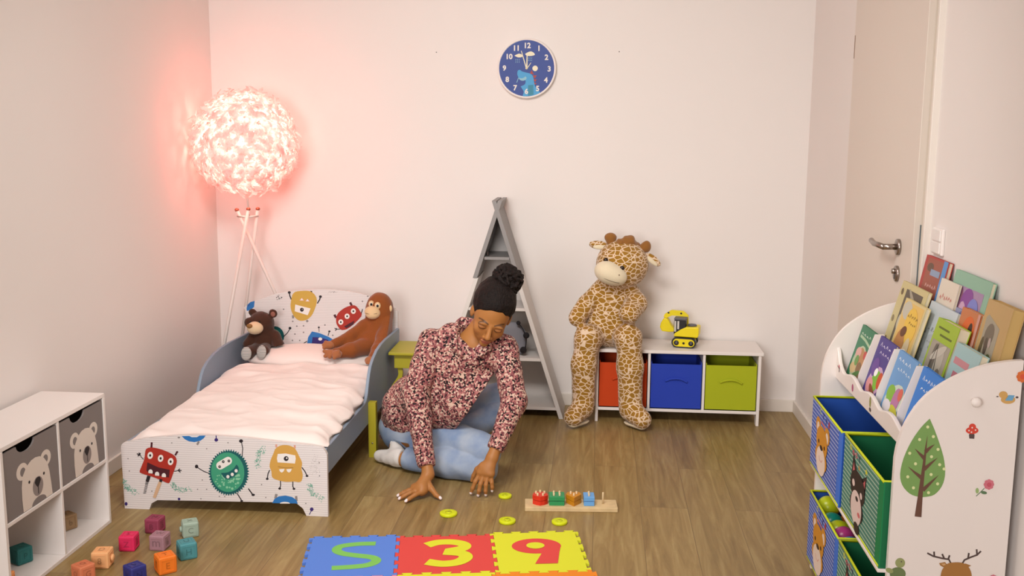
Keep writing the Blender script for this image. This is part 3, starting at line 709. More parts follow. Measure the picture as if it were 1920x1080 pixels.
def duv(u, v):
    x = DX0+(DX1-DX0)*u; y = DY_0+(DY_1-DY_0)*v
    e = min(u, 1-u)*(DX1-DX0); ey = min(v, 1-v)*(DY_1-DY_0)
    z = .292+.022*v+.016*math.sin(v*2.4)*math.sin(PI*u)+.016*v*u
    nx_ = nz3(x*1.6, y*3.2)
    ridge = 1-abs(nz1(x*1.5+.3*nx_*.3, y*1.7+.06*nx_)); r2 = 1-abs(nz2(x*.9+y*.45, y*.9-x*.5))
    z += .017*(ridge-.6)+.009*(r2-.6)+.004*nx_
    fall = max(0, 1-e/.07)**2; z -= .038*fall
    if 1-u < .12: x += .014*math.sin(y*34+nz1(x, y)*3)*(1-(1-u)/.12)
    z -= .030*max(0, 1-ey/.05)**2 * (0.6 if v < .5 else 1.1)
    if v > .5: y += .018*nz1(x*2.0, 3.3)*(v-.5)
    return (min(x, -.985 if y < 4.18 else -1.004), min(y, 4.597), max(z, .2635))
V = [duv(i/NX, j/NY) for j in range(NY+1) for i in range(NX+1)]
fs = [(j*(NX+1)+i, j*(NX+1)+i+1, (j+1)*(NX+1)+i+1, (j+1)*(NX+1)+i) for j in range(NY) for i in range(NX)]
nb = len(V); bvs = [(min(x, -1.006), y, .2625) for x, y, z in V]
dm.add(V, fs, CLOTH, smooth=True)
ring = [i for i in range(NX+1)]+[j*(NX+1)+NX for j in range(1, NY+1)]+[NY*(NX+1)+i for i in range(NX-1, -1, -1)]+[j*(NX+1) for j in range(NY-1, 0, -1)]
rv = [V[i] for i in ring]; rb = [(min(max(V[i][0], -1.740), -1.006), min(max(V[i][1], 3.547), 4.7), .2625) for i in ring]; n = len(ring)
dm.add(rv+rb, [(i, n+i, n+(i+1) % n, (i+1) % n) for i in range(n)]+[tuple(n+i for i in range(n))[::-1]], CLOTH, smooth=True)
root_mesh(dm, 'duvet', 'rumpled white duvet spread over the toddler bed', 'duvet')
s = SDF((-1.75, 4.40, .25), (-1.0, 4.93, .46), .006)
s.ell((-1.375, 4.755, .310), (.345, .160, .046), k=.02); s.ell((-1.40, 4.76, .322), (.27, .145, .044), k=.04); s.noise(.003, 22, 4).plane((0, 0, .2645), (0, 0, -1), .004); s.plane((0, 4.602, 0), (0, -1, 0), .004)
s.plane((0, 4.914, 0), (0, 1, 0), .004)
o = s.mesh('pillow', CLOTH, smooth=2, base=(-1.375, 4.735, .262)); tag(o, 'plump white pillow at the headboard between the teddy and the orangutan', 'pillow')

ZG = np.array([v[2] for v in V]).reshape(NY+1, NX+1)
def carve_bed(s_):
    """soft toys are pressed in where they rest on the pillow and the duvet"""
    q = SDF((0, 0, 0), (.01, .01, .01)); q.ax = s_.ax; q.h = s_.h; q.F = np.ones_like(s_.F)
    q.ell((-1.375, 4.755, .312), (.351, .166, .052), k=.0); q.ell((-1.40, 4.76, .324), (.276, .151, .051), k=.04)
    s_.F = np.maximum(s_.F, -q.F+.001).astype(np.float32)
    X, Y, Z = s_._g((slice(None),)*3)
    iu = np.clip(np.round((X-DX0)/(DX1-DX0)*NX), 0, NX).astype(int); iv = np.clip(np.round((Y-DY_0)/(DY_1-DY_0)*NY), 0, NY).astype(int)
    top = ZG[iv, iu]+.007; top = np.where(Y < 4.604, top, .2655)
    s_.F = np.maximum(s_.F, top-Z).astype(np.float32)

# ================================================================== FEATHER LAMP
t = thing('feather_floor_lamp', (-1.73, 4.93, 0), 'tripod floor lamp with a glowing round pink feather shade behind the bed', 'floor lamp')
LEGW = mat('lamp_white_leg', 'd9cdc6', .4)
for top_, bot_ in (((-1.722, 4.855, 1.030), (-1.880, 4.66, .0)), ((-1.797, 4.90, 1.022), (-1.42, 5.08, 0)), ((-1.700, 4.93, 1.026), (-1.905, 5.06, 0))):
    m = MB(); m.tube([top_, bot_], .0085, LEGW, 12); lg = m.build('leg', t)
    m = MB(); m.ell(top_, (.011, .011, .009), mat('rose_metal', 'b5634c', .3, .6)); m.build('end_cap', lg)
m = MB(); m.tube([(-1.722, 4.857, .99), (-1.795, 4.90, .99), (-1.700, 4.93, .99), (-1.722, 4.857, .99)], .004, LEGW, 8); m.tube([(-1.735, 4.89, .99), (LAMP.x, LAMP.y, 1.20)], .006, LEGW, 8); m.build('stem', t)
FEA = bpy.data.materials.new('pink_feather'); FEA.use_nodes = True; nt = FEA.node_tree; nt.nodes.clear()
out = nt.nodes.new('ShaderNodeOutputMaterial'); df = nt.nodes.new('ShaderNodeBsdfDiffuse'); tr = nt.nodes.new('ShaderNodeBsdfTranslucent'); mxs = nt.nodes.new('ShaderNodeMixShader')
df.inputs[0].default_value = (.96, .80, .78, 1); tr.inputs[0].default_value = (.97, .78, .76, 1); mxs.inputs[0].default_value = .6
nt.links.new(df.outputs[0], mxs.inputs[1]); nt.links.new(tr.outputs[0], mxs.inputs[2]); nt.links.new(mxs.outputs[0], out.inputs[0])
m = MB(); rnd = random.Random(11)
for i in range(1900):
    z = 1-2*(i+.5)/1900; ph = i*2.399963; rr = math.sqrt(1-z*z)
    if z < -.93: continue
    nrm = Vector((rr*math.cos(ph), rr*math.sin(ph), z)); c = LAMP+nrm*rnd.uniform(.212, .246)
    a = Vector((rnd.gauss(0, 1), rnd.gauss(0, 1), rnd.gauss(0, 1)-.5)); a = (a-nrm*a.dot(nrm)).normalized()
    bb_ = nrm.cross(a); L = rnd.uniform(.035, .075); wd = rnd.uniform(.006, .013); lift = rnd.uniform(.1, 1.1)
    K = 6; vs = []
    for k in range(K+1):
        u = k/K; cen = c+a*(L*u)+nrm*(lift*L*u*(1-.55*u)); ww = wd*math.sin(PI*min(1, .12+.88*u)**.8)*(1+.35*(k % 2))+.0008
        vs += [cen-bb_*ww+nrm*.003*(k % 2), cen+nrm*.0025, cen+bb_*ww+nrm*.003*(k % 2)]
    lim = 0
    for v in vs:
        v.x = max(v.x, XL+.006); v.y = min(v.y, D-.006)
    m.add(vs, [f for k in range(K) for f in ((3*k, 3*k+1, 3*k+4, 3*k+3), (3*k+1, 3*k+2, 3*k+5, 3*k+4))], FEA)
m.build('feather_shade', t)
m = MB(); m.ell(LAMP+Vector((0, 0, .03)), (.06, .06, .06), mat('bulb_glass', 'ffffff', .3, emit=('ffd8c8', 6))); m.build('bulb', t)

# ================================================================== CLOCK
CX, CZ, CR = -.3775, 1.7285, .147
t = thing('wall_clock', (CX, D, CZ), 'round dark blue wall clock with a white rim and a dinosaur picture', 'clock')
CB = mat('clock_blue', '27408c', .5); CW = mat('clock_white', 'e6ddd2', .5); CC = mat('clock_cream', 'e9dfc0', .5)
m = MB(); m.lathe([(CR, 0), (CR, .030), (CR-.003, .034), (CR-.007, .034), (CR-.009, .028)], WHITEW, (CX, D, CZ), 'Y', 64); m.build('rim', t)
m = MB(); m.lathe([(CR-.0095, .02), (CR-.0095, .0285)], CB, (CX, D, CZ), 'Y', 64, smooth=False)
# picture and numerals; coordinates are clock-face units (radius = 324)
FY = D-.0286; d = Deco(m, lambda x, y: (CX+(x-520)/324*(CR-.0095), FY, CZ-(y-530)/324*(CR-.0095)), (0, -1, 0))
DB = mat('dino_blue', '4f9fd0', .6); DB2 = mat('dino_pale', '8fbccb', .6); DT = mat('dino_teal', '3d87a0', .6); DR = mat('dino_spike', 'a8483c', .6)
for P in ([(560, 590), (580, 550), (605, 600)], [(592, 610), (640, 610), (615, 650)], [(600, 655), (640, 655), (620, 690)], [(605, 690), (640, 705), (610, 720)]): d.poly(P, DR)
d.poly(smooth_pts([(410, 600), (415, 560), (440, 548), (465, 565), (510, 578), (560, 590), (595, 620), (610, 690), (625, 740), (665, 790), (680, 812), (600, 843), (520, 852), (478, 850), (488, 800), (462, 755), (455, 738), (500, 715), (508, 670), (470, 665), (430, 645), (410, 600)], 3), DB)
d.poly([(540, 725), (600, 720), (605, 835), (540, 848)], DT); d.poly(smooth_pts([(425, 640), (470, 645), (510, 625), (520, 650), (490, 672), (450, 668), (425, 640)], 3), DB2); d.stroke([(425, 640), (405, 695)], 7, DB2)
d.ell(620, 530, 32, 32, CC); d.poly(smooth_pts([(375, 385), (400, 372), (430, 362), (465, 375), (468, 398), (420, 405), (375, 385)], 3), CC); d.poly(smooth_pts([(500, 365), (535, 345), (570, 336), (600, 350), (615, 375), (570, 388), (520, 385), (500, 365)], 3), CC)
for i in range(6): d.stroke([(395+i % 3*20, 425+i//3*25), (390+i % 3*20, 440+i//3*25)], 5, DB2); d.stroke([(545+i % 3*18, 405+i//3*25), (540+i % 3*18, 420+i//3*25)], 5, DB2)
for txt, x, y in (('12', 531, 268), ('1', 662, 300), ('2', 752, 402), ('3', 785, 535), ('4', 748, 663), ('5', 652, 762), ('6', 521, 795), ('7', 388, 755), ('8', 293, 658), ('9', 258, 528), ('10', 318, 395), ('11', 397, 298)):
    d.text(txt, x, y, 64, CW, flipy=True, bold=.035)
m.build('dial', t)
m = MB(); q = D-.031
def hand(a, b_, w0): m.prism([(a[0], a[1]), (b_[0], b_[1]), (b_[0]+w0, b_[1]), (a[0]+w0*1.6, a[1])], (0, -.0012, 0), CC, (0, q, 0), (1, 0, 0), (0, 0, 1))
U_ = (CR-.0095)/324
def cp2(x, y): return (CX+(x-520)*U_, CZ-(y-530)*U_)
hand(cp2(514, 540), cp2(520, 380), 10*U_); hand(cp2(514, 540), cp2(452, 330), 8*U_); hand(cp2(514, 540), cp2(568, 465), 7*U_); m.lathe([(.006, 0), (.006, .004)], CC, (CX, q, CZ), 'Y', 14); m.build('hands', t)

# ================================================================== TEEPEE SHELF
GREYP = mat('teepee_grey', '8f8a88', .5); WOFF = mat('teepee_white', 'ddd6d1', .5); WBK = mat('teepee_back', 'c9c1bc', .6)
t = thing('teepee_shelf', (-.495, 5.02, 0), 'tall A-shaped teepee shelf in white and grey against the back wall', 'shelf')
Y0, Y1 = 4.90, 5.155; bx = .0205
for sgn in (1, -1):
    def xa(z): return -.497+sgn*(.327)*(1.020-z)/1.020
    for nm, z0, z1, mt_ in (('side_board', 0, .705, WOFF), ('roof_board', .705, 1.085, GREYP)):
        w2 = bx/2*1.05
        off = sgn*.006 if nm == 'roof_board' else 0
        m = MB(); yy = Y0-(.006 if nm == 'roof_board' else 0)
        if nm == 'roof_board' and sgn > 0: yy -= .0002
        m.prism([(xa(z0)-w2+off, z0), (xa(z0)+w2+off, z0), (xa(z1)+w2+off, z1), (xa(z1)-w2+off, z1)], (0, Y1-yy, 0), mt_, (0, yy, 0), (1, 0, 0), (0, 0, 1)); m.build(nm, t, .0015)
for z, mt_ in ((.043, WOFF), (.291, WOFF), (.542, WOFF), (.795, GREYP)):
    hw = .327*(1.02-z)/1.02-.010; m = MB(); m.box((-.497-hw, Y0+.004, z), (-.497+hw, Y1-.008, z+.014), mt_)
    m.build('shelf_board', t, .001)
m = MB(); m.prism([(-.497-.30, .043), (-.497+.30, .043), (-.497+.012, .97), (-.497-.012, .97)], (0, .005, 0), WBK, (0, Y1-.007, 0), (1, 0, 0), (0, 0, 1)); m.build('back_panel', t)
# grey cushion with pompom cord on a shelf
t = thing('pompom_cushion', (-.335, 4.99, .305), 'grey cushion edged with a black pompom cord on the third teepee shelf board', 'cushion')
s = SDF((-.55, 4.91, .295), (-.24, 5.10, .50), .004); s.ell((-.430, 5.0, .385), (.078, .035, .082), rot=(0, R(8), 0), k=.01); s.cap((-.48, 5, .33), (-.385, 5, .33), .026, k=.03); s.cap((-.46, 5, .44), (-.41, 5, .44), .02, k=.03)
s.noise(.002, 40, 2).plane((0, 0, .3055), (0, 0, -1)); s.mesh('cushion_body', mat('plush_grey', '85838a', .95, bump=(300, .5, .002)), t, smooth=1)
m = MB(); PB = mat('pompom_black', '241f22', .95, bump=(300, .8, .003))
m.tube(smooth_pts([(-.392, 4.955, .472), (-.372, 4.957, .445), (-.357, 4.958, .41), (-.353, 4.958, .375), (-.358, 4.958, .345)], 4), .0028, PB, 6); m.build('cord', t)
for c, r_ in (((-.392, 4.952, .474), .011), ((-.352, 4.95, .412), .016), ((-.366, 4.945, .338), .017)):
    m = MB(); m.ell(c, (r_,)*3, PB, nu=14, nv=9); m.build('pompom', t)
s = SDF((-.62, 4.88, .80), (-.54, 4.99, .86), .003); s.ell((-.538, 4.935, .820), (.012, .015, .014), k=.006); s.ell((-.536, 4.93, .836), (.006, .006, .008), k=.006); s.plane((0, 0, .8098), (0, 0, -1))
o = s.mesh('toy_figure', mat('toy_dark_brown', '5d4c47', .8), base=(-.538, 4.935, .8098)); tag(o, 'tiny dark brown figure on the topmost board of the teepee shelf', 'toy figure')

# ================================================================== BENCH with three fabric boxes
t = thing('storage_bench', (.395, 5.01, 0), 'low white storage bench with three open compartments against the back wall', 'bench')
BX0, BX1, BY0, BY1 = -.002, .797, 4.885, 5.158
m = MB(); m.box((BX0-.008, BY0-.004, .352), (BX1+.010, BY1, .368), WHITE); m.build('top_board', t, .0015)
m = MB(); m.box((BX0+.014, BY0+.003, .058), (BX1-.014, BY1, .072), WHITE); m.build('bottom_board', t, .0015)
for a in (BX0, BX1-.014):
    m = MB(); m.prism([(BY0, 0), (BY0+.035, 0), (BY0+.055, .03), (BY1-.055, .03), (BY1-.035, 0), (BY1, 0), (BY1, .352), (BY0, .352)], (.014, 0, 0), WHITE, (a, 0, 0), (0, 1, 0), (0, 0, 1)); m.build('side_panel', t, .0015)
divs = (.2585, .524)
for a in divs:
    m = MB(); m.box((a-.006, BY0+.003, .072), (a+.006, BY1-.008, .352), WHITE); m.build('divider', t, .001)
m = MB(); m.box((BX0+.014, BY1-.006, .072), (BX1-.014, BY1-.001, .352), WBK); m.build('back_panel', t)
cells = [(BX0+.014, divs[0]-.006), (divs[0]+.006, divs[1]-.006), (divs[1]+.006, BX1-.014)]
for (x0, x1), (colr, nm, lab) in zip(cells, (('c8420e', 'orange', 'orange-red fabric box in the left bench compartment behind the giraffe legs'), ('2540b0', 'blue', 'royal blue fabric box in the middle bench compartment'), ('aab41a', 'lime', 'lime green fabric box in the right bench compartment'))):
    tt = thing('storage_box', ((x0+x1)/2, 5.01, .072), lab, 'storage box', 'fabric boxes in the bench')
    fb = mat('fabric_'+nm, colr, .85, bump=(500, .25, .0006)); m = MB(); x0 += .004; x1 -= .004; y0, y1, z0, z1 = BY0+.010, BY1-.012, .0728, .306
    m.box((x0, y0, z0), (x1, y0+.004, z1-.008), fb); m.box((x0, y1-.004, z0), (x1, y1, z1), fb); m.box((x0, y0+.004, z0), (x0+.004, y1-.004, z1), fb); m.box((x1-.004, y0+.004, z0), (x1, y1-.004, z1), fb); m.box((x0, y0, z0), (x1, y1, z0+.004), fb)
    m.build('fabric_body', tt)
    m = MB(); xc = (x0+x1)/2; m.box((xc-.065, y0-.0012, .212), (xc+.065, y0+.001, .232), fb)
    pts = smooth_pts([(xc-.052, y0-.002, .212), (xc-.03, y0-.006, .223), (xc, y0-.009, .228), (xc+.03, y0-.006, .222), (xc+.055, y0-.002, .208)], 4)
    m.tube(pts, .0035, fb, 8, flat=1.6); m.build('handle_strap', tt)

# ================================================================== TOY EXCAVATOR
TY = mat('toy_yellow', 'f0d90c', .4); TK = mat('toy_black', '1c1b1f', .35); TG = mat('toy_grey', '5d5a60', .45)
EX = Matrix.Translation((.437, 5.0, .3685)) @ Matrix.Rotation(R(-12), 4, 'Z') @ Matrix.Scale(1.12, 4)
t = thing('toy_excavator', (.437, 5.0, .368), 'yellow toy excavator with black tracks standing on the storage bench', 'toy excavator')
def stad(x0, x1, z0, z1, n=8):
    r = (z1-z0)/2; P = []
    for i in range(n+1): a = -PI/2+PI*i/n; P.append((x1-r+r*math.cos(a), (z0+z1)/2+r*math.sin(a)))
    for i in range(n+1): a = PI/2+PI*i/n; P.append((x0+r+r*math.cos(a), (z0+z1)/2+r*math.sin(a)))
    return P
for y in (-.047, .025):
    m = MB(); m.prism(stad(-.054, .054, 0, .046), (0, .024, 0), TK, (0, y, 0), M=EX)
    m.prism(stad(-.047, .047, .006, .040), (0, .026, 0), TY, (0, y-.001, 0), M=EX)
    for x in (-.032, .032): m.lathe([(.011, 0), (.011, .003), (.009, .004)], TK, (x, y-.001, .022), 'Y', 16, M=EX); m.lathe([(.005, 0), (.005, .005)], TG, (x, y-.001, .022), 'Y', 10, M=EX)
    m.lathe([(.005, 0), (.005, .003)], TK, (0, y-.001, .022), 'Y', 10, M=EX)
    m.build('track', t)
m = MB(); m.box((-.03, -.022, .015), (.03, .024, .048), TG, EX); m.build('undercarriage', t)
m = MB(); m.prism([(-.045, .048), (.058, .048), (.062, .056), (.063, .090), (.058, .094), (.005, .092), (-.015, .082), (-.043, .062)], (0, .078, 0), TY, (0, -.042, 0), M=EX); m.lathe([(.021, 0), (.021, .006), (.017, .008)], TG, (.030, -.005, .093), 'Z', 18, M=EX); m.build('body', t, .004)
m = MB(); m.prism([(-.046, .058), (-.004, .078), (.006, .088), (.006, .125), (.002, .130), (-.038, .130), (-.046, .118)], (0, .042, 0), TK, (0, -.040, 0), M=EX); m.box((-.046, -.043, .122), (.008, .004, .132), TG, EX); cabo = m.build('cab', t, .003)
m = MB(); m.box((-.044, -.0412, .07), (-.036, -.0402, .118), mat('window_light', 'cfcac0', .2), EX); m.box((-.031, -.0412, .082), (-.023, -.0402, .118), MATS['window_light'], EX); m.build('window_frame', cabo)
BM_ = [(.0, .10), (-.003, .150), (-.025, .168), (-.078, .170), (-.108, .150), (-.112, .138), (-.100, .133), (-.075, .146), (-.040, .146), (-.028, .13), (-.022, .10)]
m = MB(); m.prism([(x+.012, z-.014) for x, z in BM_], (0, .018, 0), TY, (0, .008, 0), M=EX)
for x, z in ((-.078, .144), (-.022, .144)): m.lathe([(.0045, 0), (.0045, .001)], TK, (x, .008, z), 'Y', 10, M=EX)
m.build('boom', t, .002)
m = MB(); m.prism([(-.098, .120), (-.080, .118), (-.062, .088), (-.045, .070), (-.052, .060), (-.075, .058), (-.105, .060), (-.114, .078), (-.110, .098)], (0, .036, 0), TY, (0, -.001, 0), M=EX); m.build('bucket', t, .004)

# ================================================================== OLIVE STOOL
t = thing('side_table', (-.80, 4.72, 0), 'small olive green side table standing between the bed and the kneeling person', 'side table')
m = MB(); m.box((-.978, 4.60, .372), (-.63, 4.87, .386), OLIVE); m.build('table_top', t, .003)
m = MB(); m.box((-.955, 4.625, .305), (-.65, 4.64, .372), OLIVE); m.box((-.955, 4.835, .305), (-.65, 4.85, .372), OLIVE); m.box((-.955, 4.64, .305), (-.94, 4.835, .372), OLIVE); m.build('apron', t, .002)
for x, y in ((-.68, 4.645), (-.68, 4.82), (-.90, 4.82)):
    m = MB(); m.tube([(x, y, .305), (x, y, 0)], .016, OLIVE, 4); m.build('leg', t)
m = MB(); m.prism(smooth_pts([(-.945, .305), (-.94, .27), (-.955, .24), (-.972, .215), (-.972, .200)], 3)+[(-.75, .198), (-.75, .215)]+smooth_pts([(-.945, .218), (-.925, .245), (-.918, .28), (-.922, .305)], 3), (0, .014, 0), OLIVE, (0, 4.642, 0), (1, 0, 0), (0, 0, 1)); m.build('brace', t, .002)

# ================================================================== BOOK AND BIN SHELF (right)
PX0, PXB = .722, 1.000
YN0, YN1, YFA, YFB = 2.420, 2.436, 3.250, 3.266
unit = thing('toy_and_book_shelf', (.86, 2.843, 0), 'white book and toy shelf with rounded sides and forest animal pictures against the right wall', 'bookshelf')
prof = [(PX0, 0), (PX0, .655), (.727, .695), (.742, .745), (.772, .798), (.810, .836), (.860, .868), (.920, .893), (.975, .904), (PXB, .906), (PXB, 0)]
prof = [prof[0]]+smooth_pts(prof[1:10], 3)+[prof[-1]]
def ppx(x, y): return (.0012409211939*x+9.98181665e-05*y-1.447272533515, YN0, 4.6883e-05*x-.0013394909746*y+1.727908953963)
for k, y in enumerate((YN0, YFA)):
    m = MB(); m.prism(prof, (0, .016, 0), WHITEW, (0, y, 0), (1, 0, 0), (0, 0, 1))
    if k == 0:
        C6 = 3.375; d = Deco(m, lambda x, y: ppx(1680+x/C6, 760+y/C6), (0, -1, 0))
        TG1 = mat('sticker_green', '7da35c', .5); TB = mat('sticker_brown', '6b4a3c', .5); TD = mat('sticker_cream', 'dfe3a8', .5)
        d.poly(smooth_pts([(217, 83), (160, 140), (100, 225), (50, 330), (27, 430), (40, 500), (85, 553), (140, 574), (190, 575), (245, 560), (290, 510), (312, 440), (308, 350), (285, 260), (250, 160), (217, 83)], 3), TG1)
        d.stroke([(139, 702), (155, 560), (175, 400), (192, 260), (202, 190)], [44, 30, 20, 10, 1], TB)
        for L in ([(165, 455), (120, 420), (78, 383)], [(183, 332), (150, 300), (122, 270)], [(188, 290), (220, 262), (247, 243)], [(178, 400), (225, 360), (264, 328)], [(170, 532), (225, 480), (270, 438)]): d.stroke(L, [26, 14, 1], TB)
        for x, y in ((204, 135), (239, 195), (152, 213), (268, 275), (89, 299), (226, 320), (125, 365), (278, 371), (306, 398), (75, 447), (223, 432), (264, 491), (111, 517), (206, 547)): d.ell(x, y, 10, 10, TD, n=10)
        RD = mat('sticker_red', 'd94a38', .5); PKF = mat('sticker_pink', 'd97a88', .5); DG = mat('sticker_dark', '5a4a48', .5)
        d.poly([(465, 208), (462, 185), (472, 170), (490, 170), (498, 185), (496, 210)], DG); d.ell(482, 158, 40, 22, RD, n=20); d.ell(484, 135, 22, 20, RD)
        for x, y in ((462, 158), (482, 140), (503, 155), (478, 168)): d.ell(x, y, 5, 5, M_W, n=8)
        def flower(x, y, r, c1, c2):
            for i in range(8): a = 2*PI*i/8; d.ell(x+r*.62*math.cos(a), y+r*.62*math.sin(a), r*.36, r*.36, c1, n=8)
            d.ell(x, y, r*.7, r*.7, c1, n=16); d.ell(x, y, r*.42, r*.42, c2, n=12)
        SG2 = mat('sticker_leaf', '5f7d5a', .5); SG3 = mat('sticker_light_leaf', '9db878', .5)
        d.stroke([(560, 520), (530, 550), (508, 570)], 5, SG2); d.ell(557, 547, 20, 10, SG2, rot=10, n=12); d.ell(515, 535, 11, 18, SG3, n=12); flower(588, 495, 35, PKF, mat('sticker_rose', 'c9596a', .5))
        AT = mat('sticker_antler', '54433f', .5); DE = mat('sticker_deer', 'a9763c', .5); DEE = mat('sticker_ear', 'd3a878', .5)
        for L in ([(348, 1000), (335, 975), (290, 968), (235, 955), (197, 935)], [(242, 955), (240, 925)], [(305, 968), (292, 940)], [(330, 975), (340, 948)], [(422, 1000), (435, 978), (480, 958), (515, 945), (540, 920)], [(458, 965), (463, 932)], [(515, 945), (512, 908)]): d.stroke(L, 11, AT)
        d.poly([(272, 1000), (310, 992), (325, 1010), (300, 1026), (280, 1015)], DE); d.poly([(478, 1014), (440, 1000), (430, 1015), (450, 1028)], DE); d.poly([(285, 1003), (310, 1000), (315, 1010), (300, 1016)], DEE)
        d.poly(smooth_pts([(280, 1090), (290, 1045), (320, 1005), (360, 994), (410, 994), (450, 1010), (475, 1050), (482, 1095)], 3)+[(470, 1180), (430, 1230), (380, 1240), (320, 1225), (288, 1170)], DE)
        d.ell(380, 1180, 55, 50, DEE); d.ell(380, 1150, 18, 13, AT); d.ell(335, 1105, 9, 11, AT); d.ell(425, 1105, 9, 11, AT)
        TU = mat('sticker_turtle', '9aa06a', .5); TU2 = mat('sticker_shell', '6f7f52', .5)
        d.ell(-8+30, 1000, 32, 32, TU); d.ell(5, 1070, 52, 42, TU2); d.ell(-48, 1050, 26, 16, TU, rot=20); d.ell(30, 992, 5, 5, DG, n=6)
        flower(618, 1092, 24, PKF, RD)
        OR = mat('sticker_orange', 'e0743a', .5)
        E5 = lambda x, y: ((1840+x/2.454-1680)*C6, (640+y/2.454-760)*C6)
        x, y = E5(182, 170); flower(x, y, 38, OR, mat('sticker_coral', 'd9573a', .5))
        BO = mat('sticker_bird', 'd3a662', .5)
        x, y = E5(120, 272); d.ell(x, y, 45, 26, BO, n=20); x, y = E5(98, 250); d.ell(x, y, 27, 22, BO, n=16); x, y = E5(126, 266); d.poly([(x-28, y+14), (x-5, y-20), (x+32, y-18), (x+18, y+14)], mat('sticker_sky', '6fa9cf', .5))
        x, y = E5(160, 262); d.ell(x, y, 10, 7, DG, n=8); x, y = E5(72, 258); d.ell(x, y, 8, 4, DG, n=8); x, y = E5(190, 225); d.ell(x, y, 14, 8, DG, rot=30, n=8)
    o = m.build('side_panel', unit, 0)
    if k == 0:
        tag(o, 'side panel with tree, deer, mushroom and bird pictures')
        m = MB(); m.lathe([(.006, 0), (.006, -.010), (.011, -.014), (.012, -.019), (.010, -.025), (.004, -.028)], WHITEW, (0, 0, 0), 'Z', 20, M=Matrix.Translation((.893, YN0, .806)) @ Matrix.Rotation(R(-90), 4, 'X')); m.build('knob', o)
m = MB(); m.box((.7025, YN1, .357), (PXB-.012, YFA, .366), WHITEW); m.build('shelf_board', unit, .002)
m = MB(); m.box((PX0, YN1, .026), (PXB-.012, YFA, .042), WHITEW); m.build('shelf_board', unit, .002)
m = MB(); m.box((PXB-.012, YN1, .026), (PXB-.004, YFA, .88), WHITEW); m.build('back_panel', unit, .002)
# book tiers: floor, leaning back and the wavy front board
m = MB(); ys = [YFA-(YFA-YN1)*i/64 for i in range(65)]
def wav(t):
    q = (t*4) % 1; z = .690+.017*(abs(math.cos(PI*t*4))**1.5)
    z += .045*math.exp(-(t/.035)**2)+.05*math.exp(-((1-t)/.035)**2)
    return z
outl = [(y, wav(i/64)) for i, y in enumerate(ys)]+[(YN1, .652), (YFA, .652)]
m.prism(outl, (.012, 0, 0), WHITEW, (.765, 0, 0), (0, 1, 0), (0, 0, 1))
d = Deco(m, lambda x, y: (.765, YFA-(YFA-YN1)*x, .652+y), (-1, 0, 0))
d.ell(.055, .045, .012, .008, PKF, n=8); d.stroke([(.03, .045), (.06, .04)], .003, DG); d.stroke([(.06, .045), (.062, .03)], .008, DG); d.ell(.275, .024, .013, .012, mat('sticker_magenta', 'b3547c', .5), n=10); d.ell(.52, .035, .012, .016, mat('sticker_moss', '9b9a5a', .5), n=8); d.ell(.525, .014, .014, .006, DG, n=8)
m.build('wavy_front_board', unit, .003)
def tier(x0, z0, x1, z1, top, nm='tier'):
    m = MB(); m.box((x0, YN1, z0-.010), (x1, YFA, z0), WHITEW); m.build('tier_floor', unit)
    m = MB(); m.prism([(x1, z0), (x1+.008, z0), (x1+.008+(top-z0)*.27, top), (x1+(top-z0)*.27, top)], (0, YFA-YN1, 0), WHITEW, (0, YN1, 0), (1, 0, 0), (0, 0, 1)); m.build('tier_back', unit)
tier(.777, .662, .832, 0, .80); tier(.850, .712, .913, 0, .784); tier(.9345, .795, .986, 0, .7955)
for i in range(1, 4):
    y = YFA-(YFA-YN1)*i/4; m = MB(); m.prism([(.779, .664), (.786, .715), (.826, .836), (.852, .836), (.872, .80), (.832, .664)], (0, .006, 0), WHITEW, (0, y-.003, 0), (1, 0, 0), (0, 0, 1)); m.build('slot_divider', unit)
# books
PAGE = mat('book_pages', 'e6d9bd', .8)
def book(xb, zb, yf, wd, ln, th, lean, cover, label, deco=None, rot=0, edge=None):
    th_ = R(lean); up = Vector((math.sin(th_), 0, math.cos(th_))); nr = Vector((-math.cos(th_), 0, math.sin(th_))); u = Vector((0, -1, 0))
    if rot: q = Matrix.Rotation(R(rot), 3, nr); up = q @ up; u = q @ u
    o = Vector((xb, yf, zb+th*math.sin(th_)+.0006)); cm = mat('cover_'+cover, cover, .45); inn = -nr
    t = thing('book', o+u*(wd/2), label, 'book', 'picture books in the shelf')
    def slab(a0, a1, b0, b1, d0, d1, mt_, mb):
        mb.prism([(a0, b0), (a1, b0), (a1, b1), (a0, b1)], inn*(d1-d0), mt_, o+inn*d0, u, up)
    m = MB(); slab(0, wd, 0, ln, 0, .0018, cm, m); slab(0, wd, 0, ln, th-.0018, th, cm, m); slab(0, .0018, 0, ln, .0018, th-.0018, cm, m)
    d = Deco(m, lambda x, y: o+u*(x*wd)+up*(y*ln), nr)
    if deco: deco(d)
    m.build('cover', t)
    m = MB(); slab(.0018, wd-.003, .003, ln-.003, .0018, th-.0018, edge or PAGE, m); m.build('pages', t)
def c_(h): return mat('ink_'+h, h, .5)
def scribble(d, x0, x1, y, h, colr, n=7, slope=0):
    rnd = random.Random(int(x0*99+y*977)); k = (x1-x0)/n
    for i in range(n):
        x = x0+k*i; d.stroke([(x+k*.1, y+rnd.uniform(-.2, .2)*h+slope*i), (x+k*.35, y+h*rnd.uniform(.3, 1)+slope*i), (x+k*.7, y+rnd.uniform(-.3, .3)*h+slope*i)], h*.35, colr)
def blobs(d, L, seed=0):
    for x, y, rx, ry, h in L: d.ell(x, y, rx, ry, c_(h), rot=(seed*37+x*90) % 50-25, n=14)
